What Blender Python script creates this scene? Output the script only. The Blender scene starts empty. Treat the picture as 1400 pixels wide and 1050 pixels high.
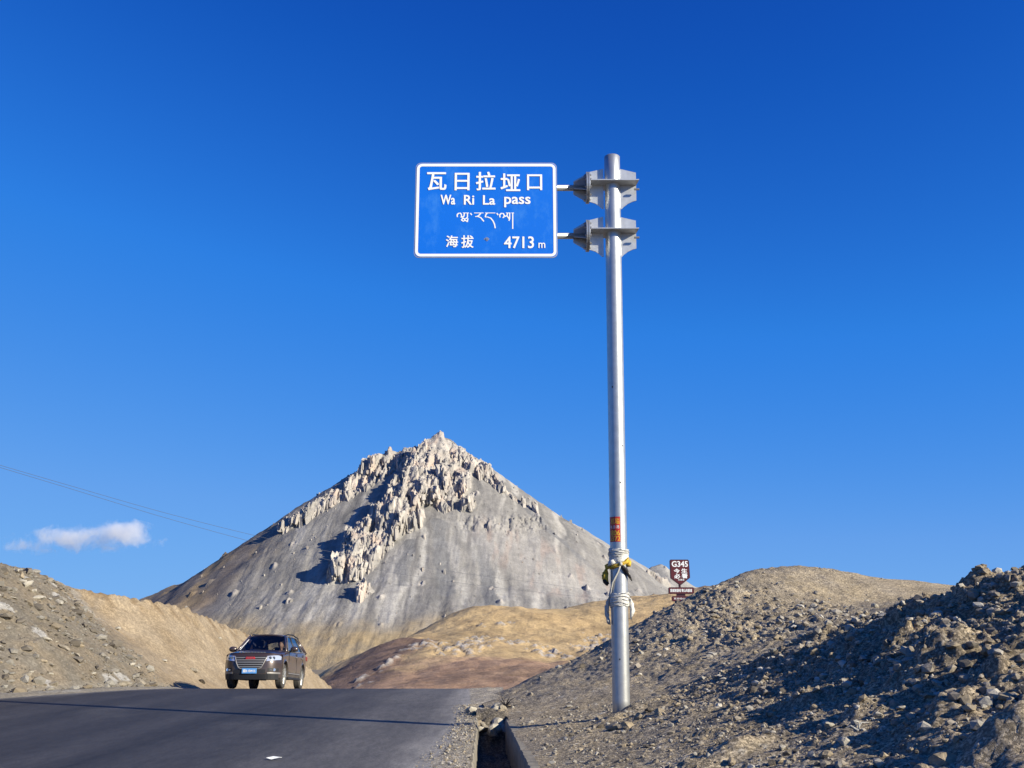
import bpy, bmesh, math, random
import numpy as np
from mathutils import Vector, Matrix
R = math.radians
SC = bpy.context.scene
COL = SC.collection
random.seed(7)
RNG = np.random.default_rng(11)

# ------------------------------------------------------------------ camera
FPX = 1400.0                      # focal length in photo pixels (1400 wide)
PITCH = R(13.45)
SP, CP = math.sin(PITCH), math.cos(PITCH)
CAMZ = 1.6
cam = bpy.data.cameras.new('camera'); cam.sensor_width = 36.0; cam.lens = 36.0
cam.clip_start = 0.1; cam.clip_end = 20000
camo = bpy.data.objects.new('camera', cam); COL.objects.link(camo)
camo.location = (0, 0, CAMZ); camo.rotation_euler = (R(90) + PITCH, 0, 0)
SC.camera = camo

# ------------------------------------------------------------------ sky and sun
SUN_EL = R(25.0)
SUN_AZ = R(119.0)                 # clockwise from +Y (the view direction)
world = bpy.data.worlds.new('World'); SC.world = world; world.use_nodes = True
nt = world.node_tree; nt.nodes.clear()
sky = nt.nodes.new('ShaderNodeTexSky'); sky.sky_type = 'NISHITA'; sky.sun_disc = False
sky.sun_elevation = SUN_EL; sky.sun_rotation = SUN_AZ
sky.altitude = 4700; sky.air_density = 1.0; sky.dust_density = 0.25; sky.ozone_density = 2.2
def _vm(op, a, b):
    n = nt.nodes.new('ShaderNodeVectorMath'); n.operation = op
    for i, q in enumerate((a, b)):
        if isinstance(q, tuple): n.inputs[i].default_value = q
        else: nt.links.new(q, n.inputs[i])
    return n.outputs[0]
# the deep high-altitude sky: steeper near the zenith, held back near the horizon
c = _vm('MULTIPLY', sky.outputs[0], (.105, .105, .105))
gm = nt.nodes.new('ShaderNodeGamma'); gm.inputs['Gamma'].default_value = 1.5; nt.links.new(c, gm.inputs['Color'])
den = _vm('ADD', _vm('MULTIPLY', gm.outputs[0], (5.05, 5.05, 5.05)), (1, 1, 1))
c = _vm('DIVIDE', _vm('MULTIPLY', gm.outputs[0], (9.5, 26.0, 48.0)), den)
cu_ = nt.nodes.new('ShaderNodeRGBCurve'); mp_ = cu_.mapping; mp_.use_clip = False
for ch, pts in ((0, ((0, 0), (.0123, .0050), (.03, .028), (.089, .130), (.3, .32), (1, .75))), (1, ((0, 0), (.076, .078), (.165, .215), (.356, .355), (1, .78))), (2, ((0, 0), (.16, .20), (.337, .452), (.571, .760), (.807, .83), (1.2, .95)))):
    cv_ = mp_.curves[ch]
    q_ = [(a / 1.19, b / 1.19) for a, b in pts]
    cv_.points[0].location = q_[0]; cv_.points[1].location = q_[-1]
    for a, b in q_[1:-1]: cv_.points.new(a, b)
    for p_ in cv_.points: p_.handle_type = 'VECTOR'
mp_.update()
c = _vm('MULTIPLY', c, (.1, .1, .1)); nt.links.new(c, cu_.inputs['Color']); c = _vm('MULTIPLY', cu_.outputs[0], (10, 10, 10))
bg = nt.nodes.new('ShaderNodeBackground'); bg.inputs['Strength'].default_value = 0.0707
ow = nt.nodes.new('ShaderNodeOutputWorld')
nt.links.new(c, bg.inputs['Color']); nt.links.new(bg.outputs[0], ow.inputs['Surface'])
sl = bpy.data.lights.new('sun', 'SUN'); sl.energy = 5.0; sl.angle = R(0.53); sl.color = (1.0, 0.93, 0.75)
so = bpy.data.objects.new('sun', sl); COL.objects.link(so)
sd = Vector((math.sin(SUN_AZ) * math.cos(SUN_EL), math.cos(SUN_AZ) * math.cos(SUN_EL), math.sin(SUN_EL)))
so.rotation_euler = sd.to_track_quat('Z', 'Y').to_euler(); so.location = (40, -20, 60)
vs = SC.view_settings; vs.view_transform = 'Standard'; vs.look = 'None'; vs.exposure = 0.75; vs.gamma = 1.0
vs.use_curve_mapping = False
SC.cycles.volume_step_rate = 1.0; SC.cycles.volume_max_steps = 128; SC.cycles.volume_bounces = 8

# ------------------------------------------------------------------ helpers
def P(u, v, Y):
    """world point seen at photo pixel (u, v) at forward distance Y"""
    k = (525.0 - v) / FPX
    d = Y / (CP - k * SP)
    return np.array([(u - 700.0) / FPX * d, Y, CAMZ + d * (SP + k * CP)])

def tag(o, label=None, cat=None, group=None, kind=None):
    if label: o['label'] = label
    if cat: o['category'] = cat
    if group: o['group'] = group
    if kind: o['kind'] = kind
    return o

def link(name, me, mat=None, parent=None, loc=None, rot=None):
    o = bpy.data.objects.new(name, me); COL.objects.link(o)
    if mat and not me.materials: me.materials.append(mat)
    if parent: o.parent = parent
    if loc is not None: o.location = loc
    if rot is not None: o.rotation_euler = rot
    return o

def empty(name, loc=(0, 0, 0), rot=(0, 0, 0)):
    o = bpy.data.objects.new(name, None); COL.objects.link(o); o.location = loc; o.rotation_euler = rot
    o.empty_display_size = 0.2
    return o

def bobj(name, bm, mat, parent=None, loc=None, rot=None, smooth=False):
    me = bpy.data.meshes.new(name)
    bmesh.ops.recalc_face_normals(bm, faces=bm.faces)
    bm.to_mesh(me); bm.free()
    if smooth: me.polygons.foreach_set('use_smooth', [True] * len(me.polygons))
    return link(name, me, mat, parent, loc, rot)

EARTH = 0.73                       # dry earth and rock tints below are written for a brighter exposure
def np_mesh(name, verts, quads, mat=None, parent=None, col=None, smooth=True, tri=False):
    n = 3 if tri else 4
    me = bpy.data.meshes.new(name)
    me.vertices.add(len(verts)); me.vertices.foreach_set('co', np.asarray(verts, np.float32).ravel())
    q = np.asarray(quads, np.int32)
    me.loops.add(q.size); me.loops.foreach_set('vertex_index', q.ravel())
    me.polygons.add(len(q))
    me.polygons.foreach_set('loop_start', np.arange(0, q.size, n, dtype=np.int32))
    me.polygons.foreach_set('use_smooth', np.full(len(q), smooth, dtype=bool))
    if col is not None:
        a = me.color_attributes.new('tint', 'FLOAT_COLOR', 'POINT')
        c = np.ones((len(verts), 4), np.float32); c[:, :3] = np.asarray(col) * EARTH
        a.data.foreach_set('color', c.ravel())
    me.update(calc_edges=True); me.validate()
    return link(name, me, mat, parent)

def grid_quads(nx, ny):
    i = np.arange(nx - 1)[None, :] + np.arange(ny - 1)[:, None] * nx
    return np.stack([i, i + 1, i + 1 + nx, i + nx], -1).reshape(-1, 4)

def lines(*segs):
    """non-uniform grid lines: (start, stop, step), ..."""
    out = []
    for a, b, s in segs:
        n = max(1, int(round((b - a) / s)))
        out.append(a + (b - a) * np.arange(n) / n)
    out.append(np.array([segs[-1][1]]))
    return np.concatenate(out)

def sstep(a, b, x):
    t = np.clip((x - a) / (b - a), 0, 1)
    return t * t * (3 - 2 * t)

def _hash(xi, yi, seed):
    h = (xi.astype(np.int64) * 374761393 + yi.astype(np.int64) * 668265263 + seed * 974634707) & 0xFFFFFFFF
    h = ((h ^ (h >> 13)) * 1274126177) & 0xFFFFFFFF
    h = ((h ^ (h >> 16)) * 2246822519) & 0xFFFFFFFF
    return (h ^ (h >> 15)) / 4294967295.0

def perlin(x, y, seed=0):
    xi = np.floor(x); yi = np.floor(y); fx = x - xi; fy = y - yi
    u = fx * fx * fx * (fx * (fx * 6 - 15) + 10); v = fy * fy * fy * (fy * (fy * 6 - 15) + 10)
    def g(dx, dy):
        a = _hash(xi + dx, yi + dy, seed) * 2 * math.pi
        return np.cos(a) * (fx - dx) + np.sin(a) * (fy - dy)
    a = g(0, 0); b = g(1, 0); c = g(0, 1); d = g(1, 1)
    return (a + (b - a) * u + (c - a) * v + (a - b - c + d) * u * v) * 1.5

def fbm(x, y, seed=0, octv=4, gain=0.5, lac=2.03):
    s = 0; a = 1.0; f = 1.0; t = 0
    for i in range(octv):
        s = s + a * perlin(x * f + 17.3 * i, y * f - 9.1 * i, seed + i); t += a; a *= gain; f *= lac
    return s / t

def ridged(x, y, seed=0, octv=3, gain=0.5):
    s = 0; a = 1.0; f = 1.0; t = 0
    for i in range(octv):
        s = s + a * (1 - 2 * np.abs(perlin(x * f + 5.7 * i, y * f + 3.3 * i, seed + i))); t += a; a *= gain; f *= 2.1
    return s / t

def worley(x, y, seed=0):
    """distance to nearest and second cell point and the cell's random value"""
    xi = np.floor(x); yi = np.floor(y)
    f1 = np.full(x.shape, 9.0); f2 = np.full(x.shape, 9.0); cid = np.zeros(x.shape)
    for dx in (-1, 0, 1):
        for dy in (-1, 0, 1):
            cx = xi + dx; cy = yi + dy
            px = cx + _hash(cx, cy, seed); py = cy + _hash(cx, cy, seed + 1)
            d = np.hypot(px - x, py - y); r = _hash(cx, cy, seed + 2)
            m = d < f1
            f2 = np.where(m, f1, np.minimum(f2, d)); cid = np.where(m, r, cid); f1 = np.where(m, d, f1)
    return f1, f2, cid

def facets(x, y, seed=0, tilt=1.0):
    """broken-rock relief: every cell is a tilted plane at its own height; also returns the joint distance and cell value"""
    xi = np.floor(x); yi = np.floor(y)
    f1 = np.full(x.shape, 9.0); f2 = np.full(x.shape, 9.0); h = np.zeros(x.shape); cid = np.zeros(x.shape)
    for dx in (-1, 0, 1):
        for dy in (-1, 0, 1):
            cx = xi + dx; cy = yi + dy
            ox = x - cx - _hash(cx, cy, seed); oy = y - cy - _hash(cx, cy, seed + 1)
            d = np.abs(ox) * .6 + np.hypot(ox, oy) * .6; r = _hash(cx, cy, seed + 2)
            hh = r - .5 + tilt * ((_hash(cx, cy, seed + 3) - .5) * ox + (_hash(cx, cy, seed + 4) - .5) * oy)
            m = d < f1
            f2 = np.where(m, f1, np.minimum(f2, d)); h = np.where(m, hh, h); cid = np.where(m, r, cid); f1 = np.where(m, d, f1)
    return h, f2 - f1, cid

def tps_fit(pts, reg=0.02, sx=1.0, sy=1.0):
    p = np.asarray(pts, float); xy = p[:, :2] / [sx, sy]; n = len(p)
    d2 = ((xy[:, None] - xy[None]) ** 2).sum(-1)
    K = 0.5 * d2 * np.log(d2 + 1e-12) + reg * np.eye(n)
    Q = np.c_[np.ones(n), xy]
    A = np.block([[K, Q], [Q.T, np.zeros((3, 3))]])
    w = np.linalg.solve(A, np.r_[p[:, 2], 0, 0, 0])
    def f(x, y):
        sh = x.shape; x = x.ravel() / sx; y = y.ravel() / sy
        o = w[n] + w[n + 1] * x + w[n + 2] * y
        for i in range(n):
            q = (x - xy[i, 0]) ** 2 + (y - xy[i, 1]) ** 2
            o = o + w[i] * 0.5 * q * np.log(q + 1e-12)
        return o.reshape(sh)
    return f

def seg_dist(x, y, poly):
    """distance to a polyline of (x, y, value) and the value interpolated at the nearest point"""
    best = np.full(x.shape, 1e9); val = np.zeros(x.shape)
    for a, b in zip(poly[:-1], poly[1:]):
        dx, dy = b[0] - a[0], b[1] - a[1]; L = dx * dx + dy * dy + 1e-9
        t = np.clip(((x - a[0]) * dx + (y - a[1]) * dy) / L, 0, 1)
        d = np.hypot(x - a[0] - t * dx, y - a[1] - t * dy)
        m = d < best
        val = np.where(m, a[2] + t * (b[2] - a[2]), val); best = np.where(m, d, best)
    return best, val

def bilin(xs, ys, Z, x, y):
    i = np.clip(np.searchsorted(xs, x) - 1, 0, len(xs) - 2); j = np.clip(np.searchsorted(ys, y) - 1, 0, len(ys) - 2)
    tx = np.clip((x - xs[i]) / (xs[i + 1] - xs[i]), 0, 1); ty = np.clip((y - ys[j]) / (ys[j + 1] - ys[j]), 0, 1)
    return (Z[j, i] * (1 - tx) + Z[j, i + 1] * tx) * (1 - ty) + (Z[j + 1, i] * (1 - tx) + Z[j + 1, i + 1] * tx) * ty

def mixc(a, b, t):
    return np.asarray(a) * (1 - t[..., None]) + np.asarray(b) * t[..., None]

# ------------------------------------------------------------------ materials
def new_mat(name):
    m = bpy.data.materials.new(name); m.use_nodes = True
    return m, m.node_tree, m.node_tree.nodes['Principled BSDF']

def simple(name, col, rough=0.6, metal=0.0, noise=0.0, nscale=8.0, bump=0.0, bscale=40.0, spec=0.5, coat=0.0):
    m, t, b = new_mat(name)
    b.inputs['Base Color'].default_value = (*col, 1); b.inputs['Roughness'].default_value = rough
    b.inputs['Metallic'].default_value = metal; b.inputs['Specular IOR Level'].default_value = spec
    b.inputs['Coat Weight'].default_value = coat; b.inputs['Coat Roughness'].default_value = 0.08
    tc = t.nodes.new('ShaderNodeTexCoord')
    if noise:
        n = t.nodes.new('ShaderNodeTexNoise'); n.inputs['Scale'].default_value = nscale; n.inputs['Detail'].default_value = 6
        r = t.nodes.new('ShaderNodeMapRange'); r.inputs['To Min'].default_value = 1 - noise; r.inputs['To Max'].default_value = 1 + noise
        r.inputs['From Min'].default_value = .3; r.inputs['From Max'].default_value = .7
        mx = t.nodes.new('ShaderNodeMix'); mx.data_type = 'RGBA'; mx.blend_type = 'MULTIPLY'; mx.inputs['Factor'].default_value = 1
        mx.inputs['A'].default_value = (*col, 1)
        t.links.new(tc.outputs['Object'], n.inputs['Vector']); t.links.new(n.outputs['Fac'], r.inputs['Value'])
        t.links.new(r.outputs[0], mx.inputs['B']); t.links.new(mx.outputs['Result'], b.inputs['Base Color'])
    if bump:
        n = t.nodes.new('ShaderNodeTexNoise'); n.inputs['Scale'].default_value = bscale; n.inputs['Detail'].default_value = 5
        bp = t.nodes.new('ShaderNodeBump'); bp.inputs['Strength'].default_value = bump; bp.inputs['Distance'].default_value = 0.02
        t.links.new(tc.outputs['Object'], n.inputs['Vector']); t.links.new(n.outputs['Fac'], bp.inputs['Height'])
        t.links.new(bp.outputs[0], b.inputs['Normal'])
    return m

def tinted(name, scales=(3.0, 30.0), var=0.3, rough=0.95, bump=(0.5, 0.02), stretch=(1, 1, 1), speck=None, spec=0.2, fleck=(.62, 1.75)):
    """earth and rock: the mesh's own tint, varied by two noises, with fine relief"""
    m, t, b = new_mat(name)
    b.inputs['Roughness'].default_value = rough; b.inputs['Specular IOR Level'].default_value = spec
    at = t.nodes.new('ShaderNodeAttribute'); at.attribute_name = 'tint'
    tc = t.nodes.new('ShaderNodeTexCoord'); mp = t.nodes.new('ShaderNodeMapping'); mp.inputs['Scale'].default_value = stretch
    t.links.new(tc.outputs['Object'], mp.inputs['Vector'])
    last = at.outputs['Color']; hs_ = []
    for s in scales:
        n = t.nodes.new('ShaderNodeTexNoise'); n.inputs['Scale'].default_value = s; n.inputs['Detail'].default_value = 8
        n.inputs['Roughness'].default_value = 0.65
        r = t.nodes.new('ShaderNodeMapRange'); r.inputs['From Min'].default_value = .3; r.inputs['From Max'].default_value = .7
        r.inputs['To Min'].default_value = 1 - var; r.inputs['To Max'].default_value = 1 + var
        mx = t.nodes.new('ShaderNodeMix'); mx.data_type = 'RGBA'; mx.blend_type = 'MULTIPLY'; mx.inputs['Factor'].default_value = 1
        t.links.new(mp.outputs[0], n.inputs['Vector']); t.links.new(n.outputs['Fac'], r.inputs['Value'])
        t.links.new(last, mx.inputs['A']); t.links.new(r.outputs[0], mx.inputs['B']); last = mx.outputs['Result']; hs_.append(n)
    if speck:
        vo = t.nodes.new('ShaderNodeTexVoronoi'); vo.inputs['Scale'].default_value = speck
        sx = t.nodes.new('ShaderNodeSeparateColor'); r = t.nodes.new('ShaderNodeMapRange')
        r.inputs['From Min'].default_value = .35; r.inputs['From Max'].default_value = 1; r.inputs['To Min'].default_value = fleck[0]; r.inputs['To Max'].default_value = fleck[1]
        mx = t.nodes.new('ShaderNodeMix'); mx.data_type = 'RGBA'; mx.blend_type = 'MULTIPLY'; mx.inputs['Factor'].default_value = 1
        t.links.new(tc.outputs['Object'], vo.inputs['Vector']); t.links.new(vo.outputs['Color'], sx.inputs[0])
        t.links.new(sx.outputs[0], r.inputs['Value']); t.links.new(last, mx.inputs['A']); t.links.new(r.outputs[0], mx.inputs['B']); last = mx.outputs['Result']
    t.links.new(last, b.inputs['Base Color'])
    bp = t.nodes.new('ShaderNodeBump'); bp.inputs['Strength'].default_value = bump[0]; bp.inputs['Distance'].default_value = bump[1]
    t.links.new(hs_[-1].outputs['Fac'], bp.inputs['Height']); t.links.new(bp.outputs[0], b.inputs['Normal'])
    return m

M = {}
M['bank'] = tinted('bank_earth', (1.3, 22.0, 85.0), 0.30, bump=(0.7, 0.03), speck=42.0)
M['left'] = tinted('cut_slope_earth', (0.5, 5.0, 30.0), 0.18, bump=(0.3, 0.03), speck=18.0, fleck=(.86, 1.25))
M['hill'] = tinted('hill_grass_and_clay', (0.05, 0.4, 2.0), 0.22, bump=(0.6, 0.4))
M['mount'] = tinted('mountain_rock', (0.02, 0.12, 0.6), 0.16, bump=(0.7, 1.2))
M['ground'] = tinted('valley_floor', (0.02, 0.3), 0.2, bump=(0.4, 0.3))
M['gravel'] = tinted('shoulder_gravel', (2.0, 40.0), 0.25, bump=(0.8, 0.02), speck=34.0)
M['stone'] = tinted('loose_stone', (3.0, 40.0), 0.2, bump=(0.6, 0.01))
M['concrete'] = simple('drain_concrete', (0.20, 0.178, 0.145), 0.9, noise=0.3, nscale=5, bump=0.6, bscale=25, spec=.2)
M['galv'] = simple('galvanised_steel', (0.47, 0.475, 0.48), 0.42, metal=0.75, noise=0.10, nscale=9, bump=0.05, bscale=60)
M['galv_plate'] = simple('galvanised_plate', (0.52, 0.525, 0.53), 0.45, metal=0.6, noise=0.10, nscale=12)
M['bolt'] = simple('bolt_steel', (0.45, 0.45, 0.46), 0.4, metal=0.8)
M['white_print'] = simple('white_reflective_print', (0.84, 0.84, 0.82), 0.5)
M['wire'] = simple('wire', (0.10, 0.11, 0.13), 0.5, metal=0.3)
M['white_cloth'] = simple('white_cloth', (0.56, 0.545, 0.51), 0.9, noise=.15, nscale=30, bump=.5, bscale=60, spec=.1)
M['yellow_cloth'] = simple('yellow_cloth', (0.50, 0.33, 0.05), 0.85, noise=.3, nscale=18, bump=.5, bscale=50, spec=.1)
M['dark_cloth'] = simple('soot_stained_cloth', (0.035, 0.032, 0.034), 0.95, noise=.4, nscale=20, bump=.6, bscale=50, spec=.1)
M['rope'] = simple('pale_rope', (0.44, 0.425, 0.39), 0.9, noise=.2, nscale=60, spec=.1)
M['brown_sign'] = simple('brown_sign_sheet', (0.10, 0.015, 0.018), 0.45, noise=.08)
M['brown_edge'] = simple('brown_sign_edge', (0.05, 0.012, 0.02), 0.5)
M['red_sticker'] = simple('red_sticker', (0.50, 0.035, 0.02), 0.5, noise=.15, nscale=25)
M['yellow_print'] = simple('yellow_print', (0.85, 0.55, 0.04), 0.5)
M['paper'] = simple('white_paper', (0.75, 0.75, 0.74), 0.8)

def blue_sheet():
    m, t, b = new_mat('blue_reflective_sheet')
    b.inputs['Roughness'].default_value = 0.42
    tc = t.nodes.new('ShaderNodeTexCoord'); n = t.nodes.new('ShaderNodeTexNoise')
    mp = t.nodes.new('ShaderNodeMapping'); mp.inputs['Scale'].default_value = (2.2, 2.2, 1.2)
    n.inputs['Scale'].default_value = 1.6; n.inputs['Detail'].default_value = 7; n.inputs['Roughness'].default_value = .68
    cr = t.nodes.new('ShaderNodeValToRGB')
    cr.color_ramp.elements[0].position = .52; cr.color_ramp.elements[0].color = (0.0010, 0.140, 0.66, 1)
    cr.color_ramp.elements[1].position = .82; cr.color_ramp.elements[1].color = (0.045, 0.23, 0.70, 1)
    t.links.new(tc.outputs['Object'], mp.inputs[0]); t.links.new(mp.outputs[0], n.inputs['Vector'])
    t.links.new(n.outputs['Fac'], cr.inputs[0]); t.links.new(cr.outputs[0], b.inputs['Base Color'])
    return m
M['blue_sign'] = blue_sheet()

def asphalt():
    m, t, b = new_mat('asphalt')
    tc = t.nodes.new('ShaderNodeTexCoord')
    at = t.nodes.new('ShaderNodeAttribute'); at.attribute_name = 'tint'
    last = at.outputs['Color']
    for sc, stretch, var in ((1.0, (1.5, .22, 1), .22), (5, (2.0, .40, 1), .20), (26, (1, .8, 1), .30), (120, (1, 1, 1), .45)):
        mp = t.nodes.new('ShaderNodeMapping'); mp.inputs['Scale'].default_value = stretch; mp.inputs['Rotation'].default_value = (0, 0, R(-9))
        n = t.nodes.new('ShaderNodeTexNoise'); n.inputs['Scale'].default_value = sc; n.inputs['Detail'].default_value = 6
        r = t.nodes.new('ShaderNodeMapRange'); r.inputs['From Min'].default_value = .3; r.inputs['From Max'].default_value = .7
        r.inputs['To Min'].default_value = 1 - var; r.inputs['To Max'].default_value = 1 + var
        mx = t.nodes.new('ShaderNodeMix'); mx.data_type = 'RGBA'; mx.blend_type = 'MULTIPLY'; mx.inputs['Factor'].default_value = 1
        t.links.new(tc.outputs['Object'], mp.inputs[0]); t.links.new(mp.outputs[0], n.inputs['Vector'])
        t.links.new(n.outputs['Fac'], r.inputs['Value']); t.links.new(last, mx.inputs['A']); t.links.new(r.outputs[0], mx.inputs['B']); last = mx.outputs['Result']
    t.links.new(last, b.inputs['Base Color'])
    b.inputs['Roughness'].default_value = 0.7; b.inputs['Specular IOR Level'].default_value = .28
    bp = t.nodes.new('ShaderNodeBump'); bp.inputs['Strength'].default_value = .35; bp.inputs['Distance'].default_value = .01
    t.links.new(n.outputs['Fac'], bp.inputs['Height']); t.links.new(bp.outputs[0], b.inputs['Normal'])
    return m
M['asphalt'] = asphalt()

def car_paint():
    m, t, b = new_mat('dusty_brown_paint')
    b.inputs['Metallic'].default_value = .35; b.inputs['Roughness'].default_value = .38
    b.inputs['Coat Weight'].default_value = .6; b.inputs['Coat Roughness'].default_value = .12
    tc = t.nodes.new('ShaderNodeTexCoord'); sp = t.nodes.new('ShaderNodeSeparateXYZ'); n = t.nodes.new('ShaderNodeTexNoise')
    n.inputs['Scale'].default_value = 3.0; n.inputs['Detail'].default_value = 6
    a = t.nodes.new('ShaderNodeMath'); a.operation = 'MULTIPLY_ADD'; a.inputs[1].default_value = .7
    r = t.nodes.new('ShaderNodeMapRange'); r.inputs['From Min'].default_value = 1.25; r.inputs['From Max'].default_value = .55
    r.inputs['To Min'].default_value = .06; r.inputs['To Max'].default_value = .62
    gy = t.nodes.new('ShaderNodeMapRange'); gy.inputs['From Min'].default_value = -1.9; gy.inputs['From Max'].default_value = -1.0
    gy.inputs['To Min'].default_value = .30; gy.inputs['To Max'].default_value = 1.0
    mu = t.nodes.new('ShaderNodeMath'); mu.operation = 'MULTIPLY'
    mx = t.nodes.new('ShaderNodeMix'); mx.data_type = 'RGBA'
    mx.inputs['A'].default_value = (0.052, 0.034, 0.033, 1); mx.inputs['B'].default_value = (0.27, 0.24, 0.20, 1)
    t.links.new(tc.outputs['Object'], sp.inputs[0]); t.links.new(tc.outputs['Object'], n.inputs['Vector'])
    t.links.new(n.outputs['Fac'], a.inputs[0]); t.links.new(sp.outputs['Z'], a.inputs[2])
    t.links.new(a.outputs[0], r.inputs['Value']); t.links.new(sp.outputs['Y'], gy.inputs['Value'])
    t.links.new(r.outputs[0], mu.inputs[0]); t.links.new(gy.outputs[0], mu.inputs[1])
    t.links.new(mu.outputs[0], mx.inputs['Factor']); t.links.new(mx.outputs['Result'], b.inputs['Base Color'])
    rr = t.nodes.new('ShaderNodeMapRange'); rr.inputs['To Min'].default_value = .32; rr.inputs['To Max'].default_value = .85
    t.links.new(mu.outputs[0], rr.inputs['Value']); t.links.new(rr.outputs[0], b.inputs['Roughness'])
    return m
M['paint'] = car_paint()
M['black_plastic'] = simple('black_plastic', (0.014, 0.014, 0.016), 0.6, noise=.2)
M['interior'] = simple('dark_interior', (0.010, 0.010, 0.012), 0.85)
M['chrome'] = simple('dusty_chrome_trim', (0.30, 0.285, 0.27), 0.5, metal=.6)
M['rubber'] = simple('dusty_tyre_rubber', (0.055, 0.050, 0.046), 0.9, noise=.3, nscale=14)
M['tread'] = simple('tyre_tread', (0.10, 0.09, 0.08), 0.95, noise=.3, nscale=14)
M['rim'] = simple('dusty_alloy', (0.42, 0.41, 0.39), 0.45, metal=.55, noise=.15)
M['lamp'] = simple('headlight_reflector', (0.72, 0.74, 0.76), 0.15, metal=.6)
M['lens'] = simple('headlight_lens_dark', (0.10, 0.11, 0.12), 0.08, metal=.2)
M['badge'] = simple('red_badge', (0.48, 0.02, 0.025), 0.35)
M['plate'] = simple('blue_number_plate', (0.09, 0.28, 0.62), 0.5)
M['taillight'] = simple('red_tail_lamp', (0.22, 0.01, 0.01), 0.2)
M['orange'] = simple('orange_ornament', (0.75, 0.25, 0.06), 0.6)
M['skin'] = simple('skin', (0.36, 0.20, 0.13), 0.6)
M['hair'] = simple('hair', (0.012, 0.010, 0.010), 0.7)
M['jacket'] = simple('grey_jacket', (0.20, 0.18, 0.18), 0.9, noise=.1)
M['trousers'] = simple('dark_trousers', (0.03, 0.03, 0.04), 0.9)
def glass():
    m, t, b = new_mat('tinted_car_glass')
    g = t.nodes.new('ShaderNodeBsdfGlossy'); g.inputs['Roughness'].default_value = .03; g.inputs['Color'].default_value = (1, 1, 1, 1)
    tr = t.nodes.new('ShaderNodeBsdfTransparent'); tr.inputs['Color'].default_value = (.62, .65, .66, 1)
    fr = t.nodes.new('ShaderNodeFresnel'); fr.inputs['IOR'].default_value = 1.5
    mx = t.nodes.new('ShaderNodeMixShader')
    t.links.new(fr.outputs[0], mx.inputs[0]); t.links.new(tr.outputs[0], mx.inputs[1]); t.links.new(g.outputs[0], mx.inputs[2])
    t.links.new(mx.outputs[0], t.nodes['Material Output'].inputs['Surface'])
    return m
M['glass'] = glass()

# ------------------------------------------------------------------ road profile
def road_z(y):
    y = np.asarray(y, float)
    d = np.clip(y - 26.0, 0, 13.0)
    return -0.004 * d * d - 0.104 * np.clip(y - 39.0, 0, None)

YD = [0, 12.8, 19.3, 40]           # the drain's run
def drain_l(y): return np.interp(y, YD, [-.40, -.46, -.60, -.95])
def drain_r(y): return np.interp(y, YD, [.62, .19, -.12, -.95])

# ------------------------------------------------------------------ valley floor (one sheet to the horizon)
xs = lines((-9000, -600, 700), (-600, -60, 45), (-60, 60, 3), (60, 600, 45), (600, 9000, 700))
ys = lines((-6000, -200, 700), (-200, -20, 20), (-20, 120, 3.5), (120, 900, 40), (900, 9000, 800))
X, Y = np.meshgrid(xs, ys)
Z = np.maximum(road_z(Y), -34.0) - 0.75 - 0.8 * sstep(8, 40, np.hypot(X + 5, np.clip(30 - Y, 0, 30)) - 12)
Z = Z + 1.5 * fbm(X / 120, Y / 120, 3) * sstep(60, 300, Y)
tint = mixc((.26, .21, .14), (.23, .21, .19), sstep(-.3, .4, fbm(X / 60, Y / 60, 5)))
tag(np_mesh('ground', np.stack([X, Y, Z], -1).reshape(-1, 3), grid_quads(len(xs), len(ys)), M['ground'], col=tint.reshape(-1, 3)), kind='structure')

# ------------------------------------------------------------------ road
xs = np.linspace(0, 1, 220); ys = lines((-14, 8, .8), (8, 45, .14), (45, 110, 1.5))
T, Y = np.meshgrid(xs, ys)
xl = np.interp(Y, [-14, 16, 22, 25, 28, 31, 45, 110], [-40, -20, -14.4, -12.3, -11.1, -10.5, -10.4, -10.4])
xr = drain_l(Y) - np.interp(Y, [-14, 12.8, 16, 19, 24, 30], [.42, .42, .30, .18, .24, .40])
xr = xr - .10 * fbm(Y / .8, Y * 0, 31, 4)
X = xl + (xr - xl) * T
Z = road_z(Y)
dark = np.array((.047, .044, .045)); lite = np.array((.27, .25, .225))
edge = .65 * sstep(.8, 0, xr - X + .35 * fbm(X / .5, Y / 1.6, 33)) + .5 * sstep(4.0, 0, xr - X + .9 * fbm(X / .9, Y / 4, 35)) ; edgel = sstep(.9, 0, X - xl + .3 * fbm(X / .5, Y / 1.6, 34))
wheel = .5 + .5 * np.cos((X + .9) * 2 * math.pi / 1.75 + .4 * fbm(X * 0, Y / 9, 36))
seam = np.exp(-((X + 5.3 + .05 * fbm(Y / 2, Y * 0, 37)) / .05) ** 2); dust = sstep(.15, .6, fbm(X / 2.2, Y / 4, 38, 4))
tint = mixc(dark, lite, np.clip(edge * .9 + edgel * .6 + .10 * dust, 0, 1)) * (1 + .22 * wheel[..., None]) * (1 - .35 * seam[..., None])
tag(np_mesh('road', np.stack([X, Y, Z], -1).reshape(-1, 3), grid_quads(len(xs), len(ys)), M['asphalt'], col=tint.reshape(-1, 3)), kind='structure')

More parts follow.
